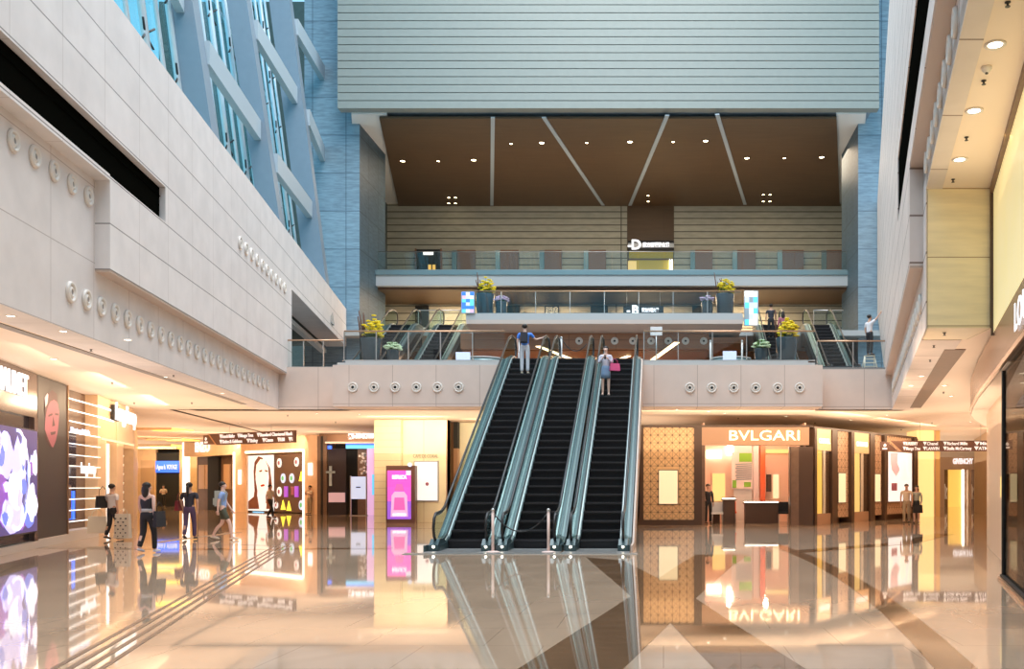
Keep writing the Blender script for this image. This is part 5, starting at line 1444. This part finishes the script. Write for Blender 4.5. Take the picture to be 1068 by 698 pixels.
# ================================================================== HANGING DIRECTION SIGNS
def hanging_sign(pL, pR, zc, hh, rows, label, tip_px=None):
    d = Vector((pR[0]-pL[0], pR[1]-pL[1])); L_ = d.length
    t = empty('direction_sign', (pL[0], pL[1], zc), label, 'sign', rz=math.atan2(d.y, d.x))
    b = MB(); b.prism([(.0, .32), (L_*.13, -.62*hh-.0), (L_*.13, -hh/2), (L_, -hh/2), (L_, hh/2), (0.55, hh/2)], .08, 'y', 0)
    b.b.free()
    b = MB(); b.prism([(L_*.165, -hh/2), (L_, -hh/2), (L_, hh/2), (L_*.075, hh/2)], .1, 'y', -.03); b.build('board', 'sign_brown', t)
    b = MB(); b.prism([(0, -hh*.42), (L_*.13, -hh*.42), (L_*.055, hh*.42), (0, hh*.42)], .08, 'y', 0.0); b.build('end_board', 'sign_brown', t)
    b = MB(); b.prism([(L_*.15, -hh/2), (L_*.165, -hh/2), (L_*.075, hh/2), (L_*.06, hh/2)], .1, 'y', -.04); b.build('diagonal_trim', 'copper', t)
    b = MB(); b.ball((L_*.035, -.02, hh*.08), hh*.17, 1, (1, .1, 1)); b.box(L_*.018, L_*.052, -.02, 0, -hh*.3, -hh*.15); b.build('symbol', 'letter_sign', t)
    for k in (.3, .75):
        MB().tube([(L_*k, .02, hh/2), (L_*k, .02, 4.5-zc)], .008, 5).build('hanger', 'steel', t)
    for r, row in enumerate(rows):
        for (a, c, s_) in row:
            text_part('lettering', s_, hh*.42, (L_*(a+c)/2, -.05, hh*(.22 if r == 0 else -.24)), 'letter_sign', t, width=L_*(c-a), bold=.003)
    return t
hanging_sign((W(193, 0, 45.7).x, 47.5), (W(308, 0, 44).x, 44.0), 3.88, .56,
    [[(.20, .37, '▼Franck Muller'), (.40, .57, '▼Mango Tree'), (.61, .98, '▼Standard Chartered Bank')], [(.20, .45, '▼Dolce & Gabbana'), (.50, .62, '▼Sisley'), (.67, .78, '▼Canon'), (.83, .90, '▼ATM'), (.94, .98, '▼i')]],
    'brown hanging direction sign with two rows of white shop names, at the left')
hanging_sign((W(926, 0, 42).x, 43.5), (W(1050, 0, 44).x, 43.0), 3.4, .48,
    [[(.17, .28, '▼BURBERRY'), (.32, .43, '▼Chanel'), (.47, .65, '▼Richard Mille'), (.70, .88, '▼Miu Miu')], [(.17, .30, '▼Mango Tree'), (.32, .44, '▼LANVIN'), (.47, .68, '▼Stella McCartney'), (.70, .80, '▼ATM')]],
    'brown hanging direction sign with two rows of white shop names, at the right')
# ================================================================== PEOPLE
SK = {}
def skin_obj(name, chains, m, parent, sub=1, root=None):
    """chains: list of lists of (x, y, z, r) or (x, y, z, rx, ry); points at the same place are shared"""
    vs, rad, es, idx = [], [], [], {}
    for ch in chains:
        prev = None
        for p in ch:
            key = tuple(round(c, 4) for c in p[:3])
            if key not in idx:
                idx[key] = len(vs); vs.append(p[:3]); rad.append((p[3], p[4] if len(p) > 4 else p[3]))
            i = idx[key]
            if prev is not None and prev != i: es.append((prev, i))
            prev = i
    me = bpy.data.meshes.new(name)
    me.from_pydata(vs, es, [])
    o = bpy.data.objects.new(name, me)
    COL.objects.link(o)
    sl = me.skin_vertices.new(name='') if hasattr(me.skin_vertices, 'new') else None
    md = o.modifiers.new('skin', 'SKIN'); md.use_smooth_shade = True
    if not me.skin_vertices:
        o.update_from_editmode() if False else None
    lay = me.skin_vertices[0].data
    for i, r in enumerate(rad):
        lay[i].radius = r
        lay[i].use_root = (i == (root or 0))
    sd = o.modifiers.new('smooth', 'SUBSURF'); sd.levels = sub; sd.render_levels = sub
    me.materials.append(M[m] if isinstance(m, str) else m)
    o.parent = parent
    return o

def person(loc, rz, h, label, top, bottom, hairm='hair', skin='skin', sleeve='short', legs='trousers', stride=0.0, hair='short',
           armL=None, armR=None, shoes='black', group=None, female=False, bare_torso=None, look=0.0):
    """origin between the feet; faces local +y. armL / armR: (elbow, wrist) offsets from the shoulder"""
    s = h/1.70
    t = empty('person', loc, label, 'person', group, rz=rz, s=s)
    sw = .175 if female else .20
    hipw = .095
    bw = 1.05 if female else 1.18
    hip = {}
    J = {'pelvis': (0, 0, .93), 'waist': (0, 0, 1.06), 'chest': (0, .0, 1.27), 'neck0': (0, -.005, 1.42), 'neck1': (0, 0, 1.49), 'head0': (0, .015, 1.55), 'head1': (0, .012, 1.615), 'head2': (0, .0, 1.665)}
    # legs: right foot forward for positive stride
    legj = {}
    for sx in (-1, 1):
        st = stride*sx
        hipj = (sx*hipw, 0, .88)
        if abs(stride) < .01:
            kn = (sx*.10, .02, .48); an = (sx*.10, 0, .085); toe = (sx*.115, .15, .03)
        elif st > 0:
            kn = (sx*.10, st*.65+.03, .50); an = (sx*.10, st*1.0, .09); toe = (sx*.11, st*1.0+.15, .04)
        else:
            kn = (sx*.10, st*.25+.03, .49); an = (sx*.10, st*1.1, .14); toe = (sx*.11, st*1.1+.12, .035)
        legj[sx] = (hipj, kn, an, toe)
    armj = {}
    for sx, a in ((-1, armL), (1, armR)):
        sh = (sx*sw, 0, 1.38)
        if a is None:
            el = (sx*(sw+.045), -.02+sx*stride*-.25, 1.11); wr = (sx*(sw+.04), .05+sx*stride*-.55, .88)
        else:
            el = tuple(sh[i]+a[0][i] for i in range(3)); wr = tuple(sh[i]+a[1][i] for i in range(3))
        armj[sx] = (sh, el, wr)
    ch = []
    ch.append([(*J['pelvis'], .12*bw, .095), (*J['waist'], .11*bw, .085), (*J['chest'], .13*bw, .095), (*J['neck0'], .06, .055), (*J['neck1'], .047, .05), (*J['head0'], .065, .08), (*J['head1'], .078, .095), (*J['head2'], .055, .065)])
    ch.append([(*J['head0'], .065, .08), (0, .10, 1.575, .012)])
    for sx in (-1, 1):
        ch.append([(*J['head1'], .078, .095), (sx*.083, .0, 1.59, .012)])
        a, k, n, to = legj[sx]
        ch.append([(*J['pelvis'], .12*bw, .095), (*a, .085), (*k, .055), ((k[0]+n[0])/2, (k[1]+n[1])/2-.01, (k[2]+n[2])/2+.04, .052), (*n, .036), (*to, .03)])
        sh, el, wr = armj[sx]
        d = (Vector(wr)-Vector(el)).normalized()
        palm = Vector(wr)+d*.055
        ch.append([(*J['chest'], .13*bw, .095), (*sh, .052), (*el, .038), (*wr, .026), (*palm, .030, .016)])
        side = d.cross(Vector((1, 0, 0))).normalized() if abs(d.x) < .9 else Vector((0, 1, 0))
        inn = Vector((-sx, 0, 0)) if abs(d.x) < .9 else Vector((0, 0, -1))
        for q, (of, ln) in enumerate(((-.028, .075), (-.010, .088), (.010, .082), (.028, .062))):
            b0 = palm+side*of+d*.028
            b1 = b0+d*ln*.5+inn*.012; b2 = b1+d*ln*.35+inn*.028
            ch.append([(*palm, .030, .016), (*b0, .0095), (*b1, .0088), (*b2, .0075)])
        tb = Vector(wr)+d*.025+side*.034; tb2 = tb+d*.045+side*.018+inn*.015
        ch.append([(*palm, .030, .016), (*tb, .011), (*tb2, .009)])
    body = skin_obj('body', ch, skin, t, 1)
    for sx in (-1, 1):
        MB().ball((sx*.03, .098, 1.612), .011, 1, (1.2, .5, .8)).build('eye', 'hair', t)
    MB().ball((0, .094, 1.548), .02, 1, (1, .25, .3)).build('mouth', 'red', t)
    # hair
    b = MB()
    b.ball((0, -.022, 1.632), .100, 2, (.98, 1.02, .84))
    if hair == 'long':
        b.ball((0, -.075, 1.50), .09, 2, (1.05, .6, 1.9))
    elif hair == 'pony':
        b.tube([(0, -.10, 1.62), (0, -.15, 1.55), (0, -.14, 1.40), (0, -.12, 1.28)], [.03, .045, .04, .012], 8)
    elif hair == 'bun':
        b.ball((0, -.10, 1.67), .045, 1)
    b.build('hair', hairm, t)
    # top
    ct = [[(0, 0, .84, .14*bw, .115), (*J['waist'], .125*bw, .105), (*J['chest'], .145*bw, .112), (0, -.005, 1.42, .085, .075)]]
    if sleeve != 'none':
        for sx in (-1, 1):
            sh, el, wr = armj[sx]
            if sleeve == 'short':
                e2 = Vector(sh).lerp(Vector(el), .75); ct.append([(*J['chest'], .145*bw, .112), (sx*sw, 0, 1.375, .068), (*e2, .056)])
            else:
                ct.append([(*J['chest'], .145*bw, .112), (sx*sw, 0, 1.375, .066), (*el, .05), (*Vector(el).lerp(Vector(wr), .92), .038)])
    else:
        for sx in (-1, 1): ct.append([(*J['chest'], .145*bw, .112), (sx*(sw-.02), 0, 1.38, .06)])
    skin_obj('shirt', ct, top, t, 1)
    if legs == 'skirt':
        MB().lathe([(.175, .60), (.165, .75), (.15, .90), (.132, 1.02)], seg=18, sy=.82).build('skirt', bottom, t)
    else:
        cb = [[(0, 0, 1.05, .125*bw, .105), (0, 0, .92, .135*bw, .11)]]
        for sx in (-1, 1):
            a, k, n, to = legj[sx]
            if legs == 'shorts':
                cb.append([(0, 0, .92, .135*bw, .11), (*a, .098), (*Vector(a).lerp(Vector(k), .8), .088)])
            else:
                cb.append([(0, 0, .92, .135*bw, .11), (*a, .095), (*k, .072), (*Vector(k).lerp(Vector(n), 1.02), .060)])
        skin_obj('trousers' if legs != 'shorts' else 'shorts', cb, bottom, t, 1)
    for sx in (-1, 1):
        n = Vector(legj[sx][2]); to = Vector(legj[sx][3])
        d = (to-n); 
        b = MB(); b.ball((0, 0, 0), 1, 2, (.048, .14, .042))
        ang = math.atan2(d.z+.05, d.y)
        mtx = Matrix.Translation(n.lerp(to, .45)+Vector((0, 0, -.022))) @ Matrix.Rotation(ang*.6, 4, 'X')
        b.xf(lambda c: mtx @ Vector((c.x, c.y, max(c.z, -.022))))
        b.build('shoe', shoes, t)
    t['_s'] = s
    return t

mat('c_white', (.80, .76, .78), .7); mat('c_black', (.018, .018, .022), .7); mat('c_navy', (.035, .035, .05), .7); mat('c_blue', (.07, .25, .80), .65); mat('c_lblue', (.28, .42, .74), .7)
mat('c_grey', (.50, .50, .50), .7); mat('c_trs', (.66, .68, .74), .7); mat('c_denim', (.20, .30, .45), .7); mat('c_plum', (.10, .06, .13), .7); mat('c_olive', (.07, .08, .05), .7)
mat('c_cream', (.75, .62, .48), .7); mat('c_khaki', (.38, .30, .20), .7); mat('bag_grey', (.42, .44, .38), .7); mat('bag_maroon', (.20, .02, .03), .5); mat('bag_pink', (.65, .08, .22), .5); mat('bag_cream', (.78, .72, .60), .6); mat('c_lilac', (.62, .62, .72), .7)

def gp(px, py):  # point on the ground floor
    Y = H*F/(py-HY); return (px-CX)/F*Y, Y
def shoulder_bag(loc, rz, label, m, w_=.36, h_=.28, d_=.12, strap=.45, kind='bag', print_=None, stiff=True):
    t = empty(kind, loc, label, 'bag', rz=rz)
    b = MB(); b.hexa([(-w_/2, -d_/2, 0), (w_/2, -d_/2, 0), (w_/2, d_/2, 0), (-w_/2, d_/2, 0), (-w_/2*.92, -d_/4, h_), (w_/2*.92, -d_/4, h_), (w_/2*.92, d_/4, h_), (-w_/2*.92, d_/4, h_)])
    b.build('bag_body', m, t, bevel=.012)
    MB().tube([(-w_*.3, 0, h_-.01), (-w_*.26, 0, h_+strap*.6), (0, 0, h_+strap), (w_*.26, 0, h_+strap*.6), (w_*.3, 0, h_-.01)], .009, 6).build('strap', m, t)
    if print_:
        b = MB()
        for i in range(5):
            for j in range(6):
                if (i+j) % 2:
                    for sy in (-1, 1):
                        b.box(-w_*.42+i*w_*.17, -w_*.42+i*w_*.17+.03, sy*(d_*.42)-.02*1, sy*(d_*.42)+.02, .04+j*h_*.145, .04+j*h_*.145+.035)
        b.build('pattern', print_, t)
    return t

# 1 white shirt with bags
x, y = gp(117, 563.5)
person((x, y, 0), R(-20), 1.66, 'person in a white shirt and black trousers walking away with two bags', 'c_white', 'c_black', stride=.12, hair='short')
shoulder_bag((x-.27, y-.02, .95), R(70), 'black shoulder bag of the person in the white shirt', 'c_black', .42, .36, .12, .28)
shoulder_bag((x+.36, y-.08, .06), R(0), 'cream patterned shopping bag beside the person in the white shirt', 'bag_cream', .44, .72, .2, .16, 'shopping_bag', 'c_navy')
shoulder_bag((x-.50, y+.1, .20), R(15), 'pale shopping bag left of the person in the white shirt', 'bag_cream', .5, .5, .2, .22, 'shopping_bag')
# 2 woman in black top
x, y = gp(153.5, 577)
person((x, y, 0), R(-10), 1.68, 'woman with long dark hair in a black top and wide black trousers, walking away', 'c_black', 'c_black', sleeve='none', skin='skin_pale', hair='long', stride=.13, female=True, shoes='c_lilac')
MB().lathe([(.128, .99), (.136, 1.03), (.13, 1.07)], seg=18, sy=.85).build('belt', 'c_grey', bpy.context.scene.objects[-1] if False else [o for o in COL.objects if o.get('label', '').startswith('woman with long dark hair in a black')][0])
shoulder_bag((x+.30, y-.02, .62), R(80), 'black handbag hanging from the arm of the woman in the black top', 'c_black', .34, .38, .12, .22)
# 3 navy
x, y = gp(197.5, 563)
person((x, y, 0), R(5), 1.70, 'person with a ponytail in a dark navy shirt and plum trousers, walking away', 'c_navy', 'c_plum', hair='pony', stride=.12)
shoulder_bag((x-.30, y, .86), R(85), 'maroon shoulder bag of the person in the navy shirt', 'bag_maroon', .34, .30, .12, .24)
# 4 blue shirt with backpack
x, y = gp(232.5, 563.5)
p4 = person((x, y, 0), R(-75), 1.72, 'man in a light blue shirt and dark green shorts, walking to the right', 'c_lblue', 'c_olive', legs='shorts', stride=.26, skin='skin_pale', shoes='c_cream')
def backpack(loc, rz, m, label, s=1.0):
    t = empty('backpack', loc, label, 'backpack', rz=rz)
    MB().box(-.15*s, .15*s, -.11*s, .07*s, 0, .46*s).build('pack', m, t, bevel=.05*s)
    MB().box(-.11*s, .11*s, -.16*s, -.10*s, .04*s, .24*s).build('pocket', m, t, bevel=.02)
    for sx in (-1, 1): MB().tube([(sx*.10*s, .06, .42*s), (sx*.11*s, .14*s, .46*s), (sx*.12*s, .2*s, .38*s), (sx*.12*s, .17*s, .2*s), (sx*.10*s, .06, .06*s)], .014, 6).build('strap', m, t)
    return t
backpack((x-.09, y-.03, 1.0), R(-75), 'bag_grey', 'pale grey backpack on the man in the light blue shirt')
# 5 cream shirt
x, y = gp(282, 541)
person((x, y, 0), R(-100), 1.66, 'person in a cream shirt and dark trousers passing the glowing face poster', 'c_cream', 'c_black', stride=.2)
# 6 woman leaning with phone
x, y = gp(323, 536.5)
pw = person((x, y, 0), R(150), 1.62, 'person in a pale top looking at a phone by the peach stone pier', 'c_cream', 'c_khaki', female=True, armR=((.04, .08, -.25), (-.10, .25, -.10)), armL=((-.04, .06, -.25), (.08, .24, -.12)))
x2, y2 = W(170.5, 0, 72).x, 72
person((x2, y2, 0), R(180), 1.66, 'distant person in a pale top and black trousers before the blue sign', 'c_cream', 'c_black', armR=((.08, .04, -.26), (-.08, .2, -.24)), armL=((-.08, .04, -.26), (.08, .2, -.24)))
# 8 man on the escalator: stands on step 24
rs = 6.2/27; run = rs/TAN
def step_pos(k): return 24.25+(k-1)*run+run*.5, k*rs
yy, zz = step_pos(24)
person((-4.86, yy, zz+.014), R(0), 1.74, 'man in a blue shirt and pale trousers riding the leftmost escalator', 'c_blue', 'c_trs', skin='skin_pale', armR=((.16, .06, -.20), (.33, .22, -.12)), shoes='c_cream')
backpack((-4.86, yy-.17, zz+1.08), R(0), 'c_navy', 'dark backpack on the man in the blue shirt', .8)
yy, zz = step_pos(20)
person((-1.93, yy, zz+.014), R(180), 1.66, 'woman in a pale jacket and denim skirt looking at her phone on the rightmost escalator', 'c_lilac', 'c_denim', sleeve='long', legs='skirt', skin='skin_pale', hair='bun', female=True,
       armR=((.05, .04, -.26), (-.10, .22, -.10)), armL=((-.05, .04, -.26), (.10, .22, -.12)), shoes='skin_pale')
MB().box(-.035, .035, -.005, .005, -.07, .07).build('phone', 'c_black', label='phone held by the woman on the rightmost escalator', cat='phone').location = (-1.93, yy-.31, zz+1.27)
shoulder_bag((-1.62, yy-.12, zz+.84), R(20), 'pink handbag on the arm of the woman on the rightmost escalator', 'bag_pink', .34, .24, .14, .16)
x, y = gp(945.5, 546)
person((x, y, 0), R(165), 1.68, 'man in a pale shirt and khaki trousers standing with the woman at the right', 'c_cream', 'c_khaki', stride=.08, armL=None)
x, y = gp(956, 546)
person((x, y, 0), R(150), 1.62, 'woman in a grey patterned top with black skirt beside the man at the right', 'bag_grey', 'c_black', legs='skirt', sleeve='long', female=True, skin='skin_pale', hair='long')
shoulder_bag((x-.02, y-.28, .45), R(0), 'black tote bag held by the woman at the right', 'c_black', .4, .34, .12, .2)
x = W(738.5, 0, 40.3).x
person((x, 40.3, 0), R(200), 1.68, 'shop assistant in black standing in the jeweller entrance', 'c_black', 'c_black', sleeve='long', hair='bun', female=True)
# worker on a step ladder on the landing
lx, ly = W(907, 0, 37.6).x, 37.6
t = empty('step_ladder', (lx, ly, 6.1), 'pale yellow step ladder on the landing by the right wall', 'ladder')
t.scale = (1, 1, .57)
for sx in (-1, 1):
    MB().tube([(sx*.26, -.25, 0), (sx*.18, 0, 1.05)], .028, 6).build('rail', 'bag_cream', t); MB().tube([(sx*.26, .35, 0), (sx*.18, .05, 1.05)], .02, 6).build('rear_leg', 'bag_cream', t)
for k in range(3): MB().box(-.24+.02*k, .24-.02*k, -.25+.07*k, -.10+.07*k, .27+.27*k, .31+.27*k).build('tread', 'bag_cream', t)
MB().box(-.2, .2, -.12, .16, 1.03, 1.07).build('top_platform', 'bag_cream', t)
person((lx-.0, ly+.02, 6.1+.615), R(-60), 1.6, 'worker in a white shirt standing on the step ladder by the right wall', 'c_white', 'c_black', skin='skin', armR=((.06, .12, .12), (.10, .30, .36)))
# people going up behind the right flowers
def ustep(k): return 43.6+(k-1)*.4+.2, 6.1+k*(3.9/17)
yy, zz = ustep(13)
person((5.45, yy, zz+.014), R(0), 1.72, 'person in a navy shirt going up behind the right yellow flowers', 'c_navy', 'c_black')
yy, zz = ustep(11)
person((5.95, yy, zz+.014), R(0), 1.66, 'person in a rust and white outfit going up behind the right yellow flowers', 'print_rose', 'c_white', hair='long', female=True, sleeve='long')
